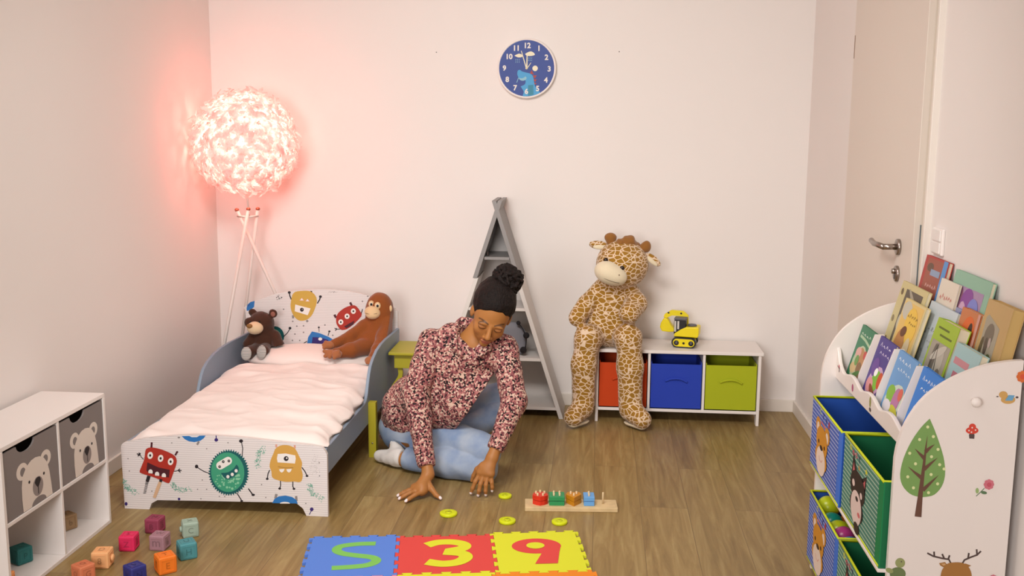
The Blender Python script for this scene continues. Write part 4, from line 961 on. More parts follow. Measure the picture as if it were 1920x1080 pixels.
def dk_green(d):
    scribble(d, .12, .85, .84, .05, c_('dfe8d8'), 4); d.stroke([(.1, .80), (.5, .78), (.9, .72)], .05, c_('a9c4a0'))
    blobs(d, [(.5, .35, .40, .32, 'b9c8a6'), (.6, .45, .26, .18, 'b98a5e'), (.35, .52, .18, .10, 'd8a8a0'), (.7, .25, .2, .14, '8a6a4a'), (.3, .22, .2, .1, 'd3b98a'), (.55, .12, .3, .06, '4c7a3c'), (.8, .55, .1, .08, 'c0504a'), (.4, .38, .12, .1, '6f9a56')])
def dk_purple(d):
    scribble(d, .15, .85, .86, .06, c_('d9d3ea'), 4); scribble(d, .25, .9, .74, .05, c_('d9d3ea'), 4)
    blobs(d, [(.5, .28, .42, .26, 'c9a6c8'), (.3, .5, .2, .16, '6b4c9a'), (.55, .3, .24, .18, '7dbb3a'), (.78, .36, .14, .14, 'c9542e'), (.3, .2, .2, .12, 'dd9a9a'), (.6, .10, .3, .07, '8a4a2a'), (.45, .44, .1, .07, 'ffffff')])
def dk_sky(d):
    scribble(d, .1, .8, .86, .06, c_('dfeaf6'), 4); scribble(d, .2, .9, .72, .05, c_('dfeaf6'), 5)
    blobs(d, [(.5, .26, .45, .26, 'c9d8c9'), (.3, .34, .2, .14, '86b93e'), (.62, .3, .18, .2, 'b97aa6'), (.7, .12, .24, .09, 'c9c93a'), (.3, .14, .2, .1, 'e6e0e6'), (.75, .42, .1, .1, 'd96a5a')])
def dk_blue(d):
    scribble(d, .15, .8, .83, .06, c_('dce8f6'), 5); scribble(d, .2, .85, .70, .05, c_('dce8f6'), 5)
    blobs(d, [(.5, .20, .42, .18, 'd9793c'), (.5, .24, .2, .12, 'e8b48a'), (.3, .10, .16, .08, 'd6c93a'), (.6, .42, .2, .1, '2f5a9c'), (.25, .40, .06, .05, 'e6eef6'), (.75, .52, .05, .05, 'e6eef6'), (.4, .55, .05, .04, '2c4f8c')]); d.stroke([(.35, .16), (.55, .10), (.75, .22)], .04, c_('f3ede6'))
def dk_cream(d):
    d.poly([(.24, .93), (.88, .93), (.88, .05), (.24, .05)], c_('5d5446')); blobs(d, [(.10, .88, .05, .04, '6d5a3c'), (.08, .55, .05, .04, '8a7a56'), (.06, .3, .04, .03, '6d5a3c'), (.56, .84, .24, .03, 'a39a86'), (.5, .3, .16, .07, 'd9d4c4'), (.36, .55, .09, .1, 'bdb8a4'), (.55, .45, .07, .05, 'd9d4c4'), (.6, .2, .2, .06, '3a342a'), (.4, .18, .12, .05, 'cfcab6')])
def dk_yellow(d):
    d.poly([(.05, .97), (.95, .97), (.95, .03), (.05, .03)], c_('e3bd6a')); blobs(d, [(.25, .86, .22, .12, 'c4bfae'), (.6, .70, .30, .22, 'e8c04c'), (.35, .35, .24, .28, 'b9824a'), (.4, .6, .13, .07, '6b3f22'), (.7, .35, .14, .22, 'd9c8a0'), (.55, .12, .22, .1, 'c9c43c'), (.2, .12, .14, .08, 'a5643a')]); scribble(d, .35, .85, .80, .05, c_('8a6a2c'), 5); scribble(d, .5, .85, .72, .04, c_('8a6a2c'), 4)
def dk_map(d):
    blobs(d, [(.4, .5, .3, .15, 'b4bcc0'), (.7, .7, .2, .12, 'c4c9ca'), (.3, .25, .3, .1, 'b9c4cc'), (.35, .06, .34, .07, '3c4350'), (.6, .12, .12, .03, '4a4f58')]); scribble(d, .2, .8, .68, .025, c_('6e7276'), 6); scribble(d, .3, .7, .55, .02, c_('7e8286'), 5)
    for i in range(12): x = .08+.07*i; d.ell(x, .15+.7*((i*37) % 10)/10, .03, .02, c_('8f989e'), n=6)
def dk_lime(d):
    d.poly([(.07, .74), (.93, .74), (.93, .03), (.07, .03)], c_('a49c8c')); blobs(d, [(.35, .5, .1, .22, '6b6458'), (.62, .5, .16, .2, 'b9b2a2'), (.7, .3, .14, .16, '7a7264'), (.3, .2, .2, .12, '5c564c'), (.6, .12, .3, .07, '8a8274'), (.5, .62, .3, .06, 'c4bdae')]); d.stroke([(.15, .9), (.65, .9)], .025, c_('5d6b1c')); d.stroke([(.3, .82), (.85, .82)], .025, c_('5d6b1c')); d.stroke([(.25, .3), (.4, .72), (.6, .3)], .03, c_('4f4a40'))
def dk_teal2(d):
    d.stroke([(.1, .78), (.7, .78)], .09, c_('c98a90')); d.stroke([(.2, .6), (.85, .6)], .09, c_('b9707c')); blobs(d, [(.6, .3, .3, .18, 'a8c0b0'), (.8, .68, .1, .1, '9aa86a'), (.3, .35, .2, .12, 'b9ccc8'), (.5, .1, .3, .07, 'b98a94')])
def dk_red(d):
    d.poly([(.12, .98), (.80, .98), (.80, .02), (.12, .02)], c_('a05a48')); d.poly([(.80, 1), (.97, 1), (.97, 0), (.80, 0)], c_('5b93cf')); blobs(d, [(.3, .88, .14, .05, '6b5040')]); d.stroke([(.35, .83), (.75, .83)], .07, c_('8f9fb8')); scribble(d, .25, .75, .66, .05, c_('e3b8b0'), 5); scribble(d, .3, .72, .53, .06, c_('e3a8a0'), 4); d.stroke([(.25, .40), (.7, .40)], .05, c_('c84838')); d.stroke([(.25, .3), (.7, .3)], .05, c_('c84838'))
def dk_white(d): scribble(d, .15, .85, .76, .07, c_('c9736a'), 6); blobs(d, [(.4, .35, .28, .14, '9aa08c'), (.35, .42, .07, .12, '6b7264'), (.6, .28, .1, .08, '7a8274'), (.3, .2, .2, .06, '8a907c')]); d.stroke([(.2, .5), (.4, .42), (.6, .2)], .03, c_('5c6456'))
def dk_mint(d):
    d.poly([(.16, .86), (.88, .86), (.88, .05), (.16, .05)], c_('a98cae')); blobs(d, [(.28, .7, .1, .16, '8a5a72'), (.5, .72, .16, .14, '8a4c9a'), (.46, .5, .12, .22, 'cfa8c4'), (.7, .66, .14, .12, '7f86cc'), (.62, .42, .14, .14, '5fa8a8'), (.78, .42, .1, .2, '9fb0c0'), (.7, .22, .08, .18, 'd98a4c'), (.22, .38, .1, .14, '7a5464'), (.5, .18, .2, .12, 'b9a0c0'), (.72, .55, .035, .05, '2b2a33'), (.86, .3, .07, .2, '79b8b0'), (.75, .12, .2, .06, '5c8f98')])
def dk_orange(d): blobs(d, [(.5, .62, .34, .3, 'd9672c'), (.35, .25, .26, .2, 'b9541c'), (.62, .72, .10, .12, '3a2a20'), (.62, .54, .1, .1, 'c8905c'), (.7, .25, .2, .2, '9aa03c'), (.75, .12, .14, .08, '4c5a2c')]); d.poly([(.86, 1), (.98, 1), (.98, 0), (.86, 0)], c_('cf9a8c'))
def dk_navy(d): blobs(d, [(.5, .75, .4, .2, '6a6f9a'), (.5, .5, .2, .12, 'b98a8a'), (.4, .25, .3, .2, '3a2f7a'), (.6, .42, .14, .1, 'a9343a')])
def dk_tan(d): d.poly([(.12, .80), (.20, .84), (.72, .74), (.72, .22), (.5, .16), (.16, .2)], c_('a8a08c')); blobs(d, [(.4, .62, .18, .14, '7a7060'), (.38, .5, .07, .1, '5a4f44'), (.5, .55, .05, .06, 'b9a8a0'), (.35, .28, .2, .09, '86963c'), (.6, .35, .12, .08, '5c6a3c'), (.2, .45, .06, .14, '5d5236')]); blobs(d, [(.25, .06, .2, .05, '7a5c34'), (.08, .05, .06, .04, '6b5230')])
G1 = ' in the front tier of the book shelf'
book(.790, .664, 3.225, .155, .172, .010, 15.5, '2f7a56', 'small green-topped picture book, farthest in the front tier of the book shelf', dk_green)
book(.790, .664, 3.022, .155, .178, .010, 15.5, '4b3f8c', 'small purple picture book, second from the far end of the front tier', dk_purple)
book(.790, .664, 2.830, .165, .178, .010, 15.5, '6c9fd4', 'small light blue picture book, third from the far end of the front tier', dk_sky)
book(.790, .664, 2.622, .155, .180, .012, 15.5, '2f7fd6', 'small bright blue picture book with an orange drawing, nearest in the front tier', dk_blue)
book(.8835, .712, 3.232, .245, .268, .012, 15.0, 'c9bb86', 'large cream book with a dark picture at the far end of the middle tier', dk_cream)
book(.867, .712, 3.105, .120+.07, .232, .014, 15.0, 'd9c58c', 'yellow and orange picture book leaning in front of the large cream book', dk_yellow)
book(.8985, .7135, 2.983, .223, .245, .010, 15.0, 'c3cdd2', 'pale grey-blue book behind the lime green book', dk_map)
book(.867, .712, 2.800, .165, .225, .030, 15.0, '9fbb2e', 'thick lime green book with a grey photo on its cover', dk_lime)
book(.867, .712, 2.622, .165, .195, .020, 15.0, 'a3c4c4', 'pale teal book with pink lettering beside the lime green book', dk_teal2)
book(.9570, .795, 3.200, .204, .268, .013, 11.0, 'b03a34', 'red book with a blue band, farthest in the back tier', dk_red)
book(.9450, .795, 2.990, .145, .226, .008, 11.0, 'e0d5c4', 'slim off-white book with red title beside the mint green book', dk_white)
book(.9565, .795, 2.930, .270, .260, .012, 11.0, '8fb8a0', 'large mint green fairy tale book standing tallest in the back tier', dk_mint)
book(.9460, .795, 2.826, .068, .168, .006, 11.0, '8f93b4', 'narrow blue-violet book half hidden left of the orange book', dk_navy)
book(.9350, .795, 2.752, .138, .180, .018, 11.0, 'c77a4a', 'orange book with a dark-haired figure in front of the mint green book', dk_orange)
book(.9370, .795, 2.608, .155, .225, .030, 11.0, 'c4a36c', 'thick worn tan book at the near end of the back tier', dk_tan, edge=mat('tan_pages', 'c9a86a', .8))

# fabric bins
LIME = mat('lime_piping', 'c9d41c', .6)
def bin_(y0, y1, z0, z1, colr, deep, stripe, label, face, X0=.706):
    t = thing('toy_bin', (.846, (y0+y1)/2, z0), label, 'fabric bin', 'animal fabric bins in the shelf')
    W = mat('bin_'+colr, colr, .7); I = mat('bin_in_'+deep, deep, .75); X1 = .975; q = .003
    m = MB(); H = z1-z0
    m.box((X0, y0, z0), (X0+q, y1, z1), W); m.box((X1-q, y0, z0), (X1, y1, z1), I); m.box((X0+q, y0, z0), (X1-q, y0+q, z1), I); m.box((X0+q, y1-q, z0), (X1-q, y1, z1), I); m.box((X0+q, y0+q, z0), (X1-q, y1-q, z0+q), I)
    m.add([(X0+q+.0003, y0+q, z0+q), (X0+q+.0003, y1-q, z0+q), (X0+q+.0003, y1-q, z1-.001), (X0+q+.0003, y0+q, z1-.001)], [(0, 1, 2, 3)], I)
    P = lambda u, v: (X0, y1-(y1-y0)*u, z0+H*v)
    d = Deco(m, P, (-1, 0, 0)); d.poly([(.0, 0), (.90, 0), (.90, 1), (.0, 1)], stripe); face(d)
    m.build('fabric_body', t)
    m = MB(); r = .004
    m.tube([(X0+.001, y1-r, z1), (X0+.001, y0+r, z1), (X1, y0+r, z1), (X1, y1-r, z1)], r, LIME, 8, closed=True)
    m.tube([(X0+.001, y1-r, z0+r), (X0+.001, y0+r, z0+r)], r*.8, LIME, 8); m.tube([(X0+.001, y1-r*.6, z0+r), (X0+.001, y1-r*.6, z1)], r*.3, W, 6)
    m.build('piping', t)
SB = stripe_mat('bin_stripe_blue', 'a5afd6', '4a62b4', 1/.0125, 'Z', .30, .75); SGN = stripe_mat('bin_stripe_green', 'a9c0ac', '4c8272', 1/.0125, 'Z', .30, .75)
def dogface(d):
    O1 = c_('cf8f2c'); W1 = c_('ecd9cb'); B1 = c_('33201c'); PKd = c_('d99a8c')
    for x, y, s_, h in ((.30, .93, .055, 'c9cc4c'), (.40, .90, .06, '2c2f7a'), (.50, .87, .06, '2c2f7a'), (.60, .88, .06, 'c23a3c')):
        d.text({'c9cc4c': 'C', 'c23a3c': 'B'}.get(h, 'T'), x, y, s_*1.5, c_(h), rot=-8, sx=.7, bold=.03)
    d.stroke([(.34, .80), (.50, .78)], .035, c_('c9727a'))
    for x in (.24, .56): d.ell(x, .70, .085, .12, O1, n=16); d.ell(x, .67, .045, .08, W1, n=12)
    d.ell(.40, .53, .19, .22, O1, n=22); d.ell(.40, .30, .20, .17, O1); d.ell(.40, .26, .155, .20, W1, n=22); d.ell(.40, .45, .05, .035, B1, n=12); d.ell(.30, .50, .022, .03, B1, n=8); d.ell(.50, .50, .022, .03, B1, n=8)
    d.stroke([(.34, .31), (.37, .26), (.43, .26), (.46, .31)], .012, PKd)
def catface(d):
    B1 = c_('2a2123'); W1 = c_('e3cfc9'); P1 = c_('cf6a6e')
    for x, y, h in ((.18, .93, 'c9cc4c'), (.26, .90, 'c23a5c'), (.34, .91, 'c9727a'), (.42, .90, '2c2f5a')): d.text('T' if h[0] == '2' else 'o', x, y, .07, c_(h), rot=10, sx=.8, bold=.03)
    for x, y, h in ((.60, .86, 'd6d43a'), (.42, .80, 'b9985c')):
        pts = []
        for i in range(10): a = PI/2+2*PI*i/10; r = .045 if i % 2 == 0 else .02; pts.append((x+r*.8*math.cos(a), y+r*math.sin(a)))
        d.poly(pts, c_(h))
    d.poly([(.24, .60), (.27, .90), (.40, .70)], B1); d.poly([(.48, .70), (.62, .82), (.60, .55)], B1); d.poly([(.27, .64), (.29, .80), (.35, .68)], P1); d.poly([(.53, .68), (.59, .75), (.58, .60)], P1)
    d.ell(.42, .55, .19, .20, B1, n=22); d.ell(.42, .30, .17, .17, B1); d.ell(.42, .30, .14, .21, W1, n=20); d.ell(.43, .42, .035, .03, B1, n=10); d.ell(.32, .56, .035, .045, W1, n=10); d.ell(.53, .52, .03, .04, W1, n=10); d.ell(.50, .26, .035, .03, P1, n=10)
    d.ell(.46, .07, .07, .07, B1)
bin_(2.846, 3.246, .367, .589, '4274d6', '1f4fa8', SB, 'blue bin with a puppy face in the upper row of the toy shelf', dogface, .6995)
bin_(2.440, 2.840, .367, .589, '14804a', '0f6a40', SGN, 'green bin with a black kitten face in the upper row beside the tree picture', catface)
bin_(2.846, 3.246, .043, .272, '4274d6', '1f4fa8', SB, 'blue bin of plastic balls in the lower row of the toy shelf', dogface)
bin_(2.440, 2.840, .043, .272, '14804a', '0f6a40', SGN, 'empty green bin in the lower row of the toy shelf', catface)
# plastic balls in the lower blue bin
r = .036; rnd = random.Random(5)
balls = []
base_cols = {'lime': 'b9c41c', 'orange': 'd9752c', 'teal': '11877a', 'magenta': 'b0387c', 'sky blue': '2a86cc', 'crimson': 'a81e3c'}
P0 = [(.752, 3.185, 'lime'), (.748, 3.108, 'teal'), (.822, 3.150, 'orange'), (.815, 3.074, 'lime'), (.752, 3.0345, 'lime'), (.812, 2.992, 'teal'), (.750, 2.960, 'magenta'), (.826, 2.918, 'crimson'), (.888, 2.990, 'crimson'), (.885, 3.090, 'orange'), (.890, 3.190, 'sky blue'), (.752, 2.8875, 'sky blue'), (.902, 2.900, 'lime')]
for i, (x, y, c) in enumerate(P0):
    z = .225 if i in (0, 3, 5) else .208
    z = {0: .240, 3: .242, 5: .234, 7: .216, 6: .228, 11: .226, 4: .218}.get(i, .214)
    m = MB(); m.ell((x, y, z), (r, r, r), mat('ball_'+c, base_cols[c], .3), nu=28, nv=16)
    m.tube([(x+(r+.0002)*math.cos(a*PI/12), y+(r+.0002)*math.sin(a*PI/12), z) for a in range(24)], .0006, mat('ball_'+c, c), 4, closed=True)
    where = ['at the far end of the bin against its front', 'second from the far end along the front of the bin', 'behind the lime ball at the far end', 'lying high in the middle of the bin', 'in the middle along the front of the bin', 'right of the middle, under the shelf board', 'along the front rim beside the sky blue ball', 'nearest the green bin', 'deep in the bin behind the right teal ball', 'deep in the bin behind the highest lime ball', 'deep at the far end of the bin', 'in the near front corner of the bin', 'in the near back corner of the bin'][i]
    root_mesh(m, 'plastic_ball', '%s plastic ball %s' % (c, where), 'ball', 'plastic balls in the lower blue bin', base=(x, y, z-r))

# ================================================================== FOAM MATS
ang = math.atan2(.053, .317); e1 = Vector((math.cos(ang), math.sin(ang), 0)); e2 = Vector((math.sin(ang), -math.cos(ang), 0)); O0 = Vector((-.990, 3.300, 0)); TS = .3165
TH = .010
def edge_pts(fixed, horiz, a0):
    """dovetailed puzzle edge along the line, between a0 and a0+1 tile"""
    P = []; n = 5
    for i in range(n):
        c = (i+.5)/n; w1 = .19/n*1.05; w2 = .30/n; h = .040
        P += [(a0+c-w1, 0), (a0+c-w2, h), (a0+c+w2, h), (a0+c+w1, 0)]
    s_ = 1 if (int(round(fixed)) + int(round(a0))) % 2 == 0 else -1
    return [((t, fixed-s_*v) if horiz else (fixed+s_*v, t)) for t, v in P]
MC = {'blue': '5b86dd', 'red': 'dd4a44', 'yellow': 'dde02f', 'orange': 'ec8a22', 'green': '7fc45c', 'pink': 'e592a4'}
def tile(i, j, c, ch, cc, label):
    top = [(i, j)]+edge_pts(j, True, i)+[(i+1, j)]; right = edge_pts(i+1, False, j)+[(i+1, j+1)]; bot = edge_pts(j+1, True, i)[::-1]+[(i, j+1)]; left = edge_pts(i, False, j)[::-1]
    if j == 0: pass
    pts = top+right+bot+left
    cx = O0+e1*(TS*(i+.5))+e2*(TS*(j+.5)); g = .0012
    pts = [(x*TS, y*TS) for x, y in pts]
    def inset(P, d_):
        A = sum(P[k][0]*P[(k+1) % len(P)][1]-P[(k+1) % len(P)][0]*P[k][1] for k in range(len(P))); sg = 1 if A > 0 else -1; out = []
        for k in range(len(P)):
            a, b_, c = Vector(P[k-1]), Vector(P[k]), Vector(P[(k+1) % len(P)]); t1, t2 = (b_-a).normalized(), (c-b_).normalized()
            n1, n2 = Vector((-t1.y, t1.x))*sg, Vector((-t2.y, t2.x))*sg; q = n1+n2; q = q/max(.35, q.length_squared/2); out.append(tuple(b_+q*d_))
        return out
    pts = [q for k, q in enumerate(pts) if (Vector(q)-Vector(pts[k-1])).length > 1e-6]; pts = inset(pts, .0006)
    t = thing('foam_mat_tile', cx, label, 'foam mat tile', 'puzzle mat tiles')
    fm = mat('foam_'+c, MC[c], .8, bump=(350, .2, .0006)); m = MB(); m.prism(pts, (0, 0, TH), fm, O0, e1, e2); m.build('foam_base', t)
    m = MB(); d = Deco(m, lambda x, y: O0+e1*(TS*(i+.5+x))+e2*(TS*(j+.5+y))+Vector((0, 0, TH)), (0, 0, 1), .0006)
    fc = mat('foam_'+cc, MC[cc], .8)
    if ch == 'S': d.stroke(smooth_pts([(.24, -.30), (.05, -.30), (-.13, -.25), (-.17, -.15), (-.10, -.06), (.05, .0), (.22, .06), (.27, .15), (.20, .24), (.05, .28), (-.18, .30)], 4), .105, fc)
    elif ch == '3': d.stroke(smooth_pts([(-.20, -.22), (-.08, -.29), (.08, -.29), (.20, -.22), (.19, -.12), (.02, -.05)], 4), .14, fc); d.stroke(smooth_pts([(-.02, -.03), (.17, .02), (.21, .13), (.12, .24), (-.04, .27), (-.20, .21)], 4), .15, fc)
    elif ch == '9': d.ell(-.01, -.13, .27, .20, fc, n=30); d.poly([(.13, -.22), (.26, -.13), (.22, .05), (.17, .33), (-.07, .33), (.03, .06)], fc); d.ell(-.02, -.135, .10, .085, fm, n=20)
    else: d.text(ch, 0, 0, .62, fc, flipy=True, bold=.04)
    m.build('inlay', t)
tile(0, 0, 'blue', 'S', 'green', 'blue foam mat tile with a green letter S')
tile(1, 0, 'red', '3', 'yellow', 'red foam mat tile with a yellow number 3')
tile(2, 0, 'yellow', '9', 'red', 'yellow foam mat tile with a red number 9')
tile(0, 1, 'pink', '7', 'blue', 'pink foam mat tile in front of the blue one, at the picture edge')
tile(1, 1, 'yellow', '5', 'red', 'yellow foam mat tile in front of the red one, at the picture edge')
tile(2, 1, 'orange', '1', 'blue', 'orange foam mat tile in front of the yellow one, at the picture edge')

# ================================================================== YELLOW DISCS
DY = mat('disc_yellow', 'd3dc12', .45); DYd = mat('disc_groove', 'b4bd0c', .5)
for (x, y, r), lab in zip(((-.347, 3.795, .026), (-.541, 3.590, .033), (-.315, 3.541, .031), (-.123, 3.552, .029)), ('yellow-green wooden disc nearest the sorting board and the hand', 'yellow-green wooden disc farthest to the left, in front of the planted hand', 'yellow-green wooden disc in the middle, closest to the red mat tile', 'yellow-green wooden disc on the right, in front of the sorting board')):
    m = MB(); h = .011; m.lathe([(r-.002, 0), (r, .002), (r, h-.002), (r-.002, h), (.004, h), (.0035, h-.003)], DY, (x, y, 0), 'Z', 40); m.lathe([(r*.40, h-.001), (r*.40, h+.0002), (r*.36, h+.0003)], DYd, (x, y, 0), 'Z', 24); m.lathe([(r*.34, h-.001), (r*.34, h+.0005)], DY, (x, y, 0), 'Z', 24); m.lathe([(.004, h), (.004, h+.0007)], DYd, (x, y, 0), 'Z', 12)
    root_mesh(m, 'wooden_disc', lab, 'wooden disc', 'yellow discs on the floor', base=(x, y, 0))

# ================================================================== SORTING BOARD
WD = mat('light_wood', 'd9bd8e', .55, var=(25, .12)); ang2 = math.atan2(.026, .352)
SB0 = Matrix.Translation((-.086, 3.712, 0)) @ Matrix.Rotation(ang2, 4, 'Z')
t = thing('sorting_board', (-.086, 3.712, 0), 'light wooden shape sorting board with pegs lying on the floor', 'sorting board')
m = MB(); m.box((-.176, -.045, 0), (.176, .045, .017), WD, SB0); m.build('base_board', t, .002)
slots = [(-.118, 'flower', 'd8351f', 5), (-.055, 'square', '2f9158', 4), (.010, 'triangle', 'c9851a', 3), (.068, 'rectangle', '6ba6e0', 2), (.122, None, None, 1)]
def peg_pos(n):
    return {5: [(-.016, 0.008), (.016, .008), (-.010, -.014), (.010, -.014), (0, .018)], 4: [(-.011, -.011), (.011, -.011), (-.011, .011), (.011, .011)], 3: [(-.011, .009), (.011, .009), (0, -.010)], 2: [(0, -.011), (0, .011)], 1: [(0, 0)]}[n]
for sx, kind, colr, n in slots:
    for px, py in peg_pos(n):
        m = MB(); m.lathe([(.0038, 0), (.0038, .044), (.003, .046)], mat('peg_wood', 'e3c9a0', .5), (sx+px, py, .0165), 'Z', 12, M=SB0); m.build('peg', t)
    if not kind: continue
    if kind == 'flower': out = [( .030*math.cos(R(a))*(1 if (a//36) % 2 else .90), .030*math.sin(R(a))*(1 if (a//36) % 2 else .90)) for a in range(54, 414, 36)]
    elif kind == 'square': out = [(-.029, -.027), (.029, -.027), (.029, .027), (-.029, .027)]
    elif kind == 'triangle': out = [(0, -.034), (.029, .004), (.022, .026), (-.022, .026), (-.029, .004)]
    else: out = [(-.020, -.027), (.020, -.027), (.020, .027), (-.020, .027)]
    for k in range(2):
        m = MB(); z0 = .0172+k*.0186; sc = 1.0 if k == 0 else 1.03
        from mathutils.geometry import tessellate_polygon
        outer = [(sx+x*sc, y*sc) for x, y in out]; loops = [outer]+[[(sx+px+.0046*math.cos(-a*PI/5), py+.0046*math.sin(-a*PI/5)) for a in range(10)] for px, py in peg_pos(n)]
        flat = [q for lp in loops for q in lp]; nn_ = len(flat); wm_ = mat('wood_'+kind, colr, .4)
        tri = tessellate_polygon([[Vector((x, y, 0)) for x, y in lp] for lp in loops])
        def up_(f):
            a, b_, c = [flat[i] for i in f]; return f if (b_[0]-a[0])*(c[1]-a[1])-(b_[1]-a[1])*(c[0]-a[0]) > 0 else f[::-1]
        tri = [up_(tuple(f)) for f in tri]
        V_ = [(x, y, z0+.0168) for x, y in flat]+[(x, y, z0) for x, y in flat]; F_ = tri+[tuple(nn_+i for i in f[::-1]) for f in tri]; b0_ = 0
        for li, lp in enumerate(loops):
            q = len(lp)
            for i_ in range(q): a, b_ = b0_+i_, b0_+(i_+1) % q; F_.append((b_, a, nn_+a, nn_+b_))
            b0_ += q
        m.add(V_, F_, wm_, M=SB0)
        c = SB0 @ Vector((sx, 0, z0)); root_mesh(m, 'sorting_tile', '%s wooden %s tile, %s of its pair on the sorting board' % ({'flower': 'red', 'square': 'green', 'triangle': 'orange', 'rectangle': 'light blue'}[kind], {'flower': 'star-shaped', 'square': 'square', 'triangle': 'pointed', 'rectangle': 'oblong'}[kind], ('lower', 'upper')[k]), 'wooden tile', 'wooden tiles on the sorting board', base=tuple(c), bevel=.0016)

# ================================================================== GIRAFFE PLUSH
t = thing('giraffe_plush', (.07, 4.95, .368), 'large brown and cream giraffe plush sitting on the end of the bench with dangling legs', 'plush toy')
G = SDF((-.20, 4.62, .005), (.36, 5.17, .98), .0045)
G.ell((.062, 4.96, .500), (.125, .108, .140), k=.02); G.ell((.07, 4.965, .62), (.115, .085, .10), k=.05); G.cap((.085, 4.95, .66), (.105, 4.94, .73), .075, k=.04)
hr = (0, R(14), 0)
G.ell((.118, 4.92, .790), (.126, .115, .112), rot=hr, k=.02); G.ell((.10, 4.89, .765), (.105, .10, .09), rot=hr, k=.03)
G.chain([(.0, 4.95, .63), (-.055, 4.90, .585), (-.098, 4.86, .525)], [.048, .044, .044], k=.015); G.chain([(.155, 4.94, .64), (.185, 4.87, .60), (.150, 4.79, .565)], [.050, .052, .050], k=.015)
G.chain([(.015, 4.94, .440), (-.045, 4.83, .428), (-.062, 4.825, .30), (-.060, 4.825, .13)], [.060, .060, .058, .056], k=.03)
G.chain([(.110, 4.93, .440), (.150, 4.82, .440), (.163, 4.815, .30), (.168, 4.815, .13)], [.060, .060, .060, .058], k=.03)
G.cap((-.062, 4.815, .088), (-.105, 4.745, .060), .054, .046, k=.02); G.cap((.172, 4.805, .088), (.222, 4.745, .058), .056, .046, k=.02)
G.plane((0, 0, .012), (0, 0, -1), .01); G.noise(.0012, 90, 3)
def keepout(x, y, z): pass
G.ell((.35, 5.2, 0), (.001, .001, .001), k=0)
# flatten onto the seat: nothing of the plush below the bench top behind its front edge
X, Y, Z = G._g((slice(None),)*3); inside_bench = np.maximum(np.maximum(4.876-Y, Z-.3690), -.012-X); G.F = np.maximum(G.F, -inside_bench).astype(np.float32)
G.F = np.maximum(G.F, (Y-5.168)).astype(np.float32)
G.mesh('plush_body', GIRAFFE, t, smooth=1)
CREAM = mat('plush_cream', 'e2d3b4', .9, bump=(200, .4, .0015), sheen=.3)
def sdfpart(name, m_, parent, lo, hi, fn, h=.003, smooth=1):
    s = SDF(lo, hi, h); fn(s); return s.mesh(name, m_, parent, smooth=smooth)
mz = sdfpart('muzzle', CREAM, t, (-.06, 4.70, .66), (.20, 4.90, .88), lambda s: (s.ell((.060, 4.800, .752), (.080, .064, .052), rot=(0, R(20), 0), k=.01), s.ell((.038, 4.795, .765), (.05, .052, .045), rot=(0, R(20), 0), k=.02)))
m = MB(); Q = Matrix.Translation((.060, 4.800, .752)) @ Matrix.Rotation(R(20), 4, 'Y')
def onell(u, v, r=(.0815, .0655, .0535)):  # point on the muzzle front
    y = math.sqrt(max(0, 1-u*u-v*v)); return Q @ Vector((u*r[0], -y*r[1], v*r[2]))
THR = mat('thread_brown', '6b5a48', .8)
m.tube([onell(u, -.30-.16*(1-(u/.9)**2)) for u in np.linspace(-.93, .60, 16)], .0012, THR, 6)
m.build('mouth_stitch', mz)
m = MB(); m.ell(onell(.42, .30), (.003, .002, .003), THR); m.build('nostril', mz)
for c in ((.034, 4.803, .818), (.112, 4.785, .783)):
    m = MB(); m.ell(c, (.011, .009, .011), mat('eye_brown', '24140e', .12)); m.build('eye', t)
HB = mat('plush_brown', '8f5e26', .9, bump=(200, .5, .002), sheen=.3)
sdfpart('horn', HB, t, (.0, 4.85, .83), (.12, 4.99, .96), lambda s: (s.cap((.062, 4.92, .872), (.056, 4.92, .908), .020, .026, k=.01), s.ell((.055, 4.92, .915), (.029, .02, .02), k=.01)))
sdfpart('horn', HB, t, (.16, 4.85, .78), (.28, 4.99, .92), lambda s: (s.cap((.190, 4.92, .845), (.218, 4.92, .868), .020, .022, k=.01), s.ell((.230, 4.92, .872), (.022, .02, .029), k=.01)))
sdfpart('mane', HB, t, (.06, 4.83, .83), (.24, 5.05, .96), lambda s: (s.chain([(.105, 4.89, .888), (.150, 4.91, .895), (.185, 4.93, .868)], [.026, .030, .020], k=.01), s.noise(.003, 150, 2)))
e_ = sdfpart('ear', GIRAFFE, t, (-.07, 4.86, .82), (.07, 4.98, .93), lambda s: (s.ell((-.002, 4.925, .875), (.045, .012, .021), rot=(0, R(2), 0), k=.01), s.cap((-.035, 4.92, .882), (.03, 4.93, .872), .010, .012, k=.01)))
sdfpart('ear_lining', CREAM, e_, (-.07, 4.86, .82), (.07, 4.98, .93), lambda s: s.ell((.003, 4.912, .866), (.032, .006, .012), rot=(0, R(2), 0), k=0), h=.002)
e_ = sdfpart('ear', GIRAFFE, t, (.20, 4.86, .73), (.34, 4.98, .87), lambda s: (s.ell((.262, 4.925, .808), (.047, .012, .020), rot=(0, R(38), 0), k=.01)))
sdfpart('ear_lining', CREAM, e_, (.18, 4.86, .72), (.34, 4.98, .87), lambda s: s.ell((.255, 4.911, .803), (.038, .006, .011), rot=(0, R(38), 0), k=0), h=.002)
for x0, x1 in ((-.062, -.105), (.172, .222)):
    sdfpart('sole', CREAM, t, (x0-.12, 4.68, .0), (x1+.10, 4.88, .06), lambda s: (s.cap((x0, 4.805, .034), (x1, 4.745, .030), .036, .030, k=0, flat=((0, 0, 1), 1.3)), s.plane((0, 0, .026), (0, 0, 1), .004)), h=.004)

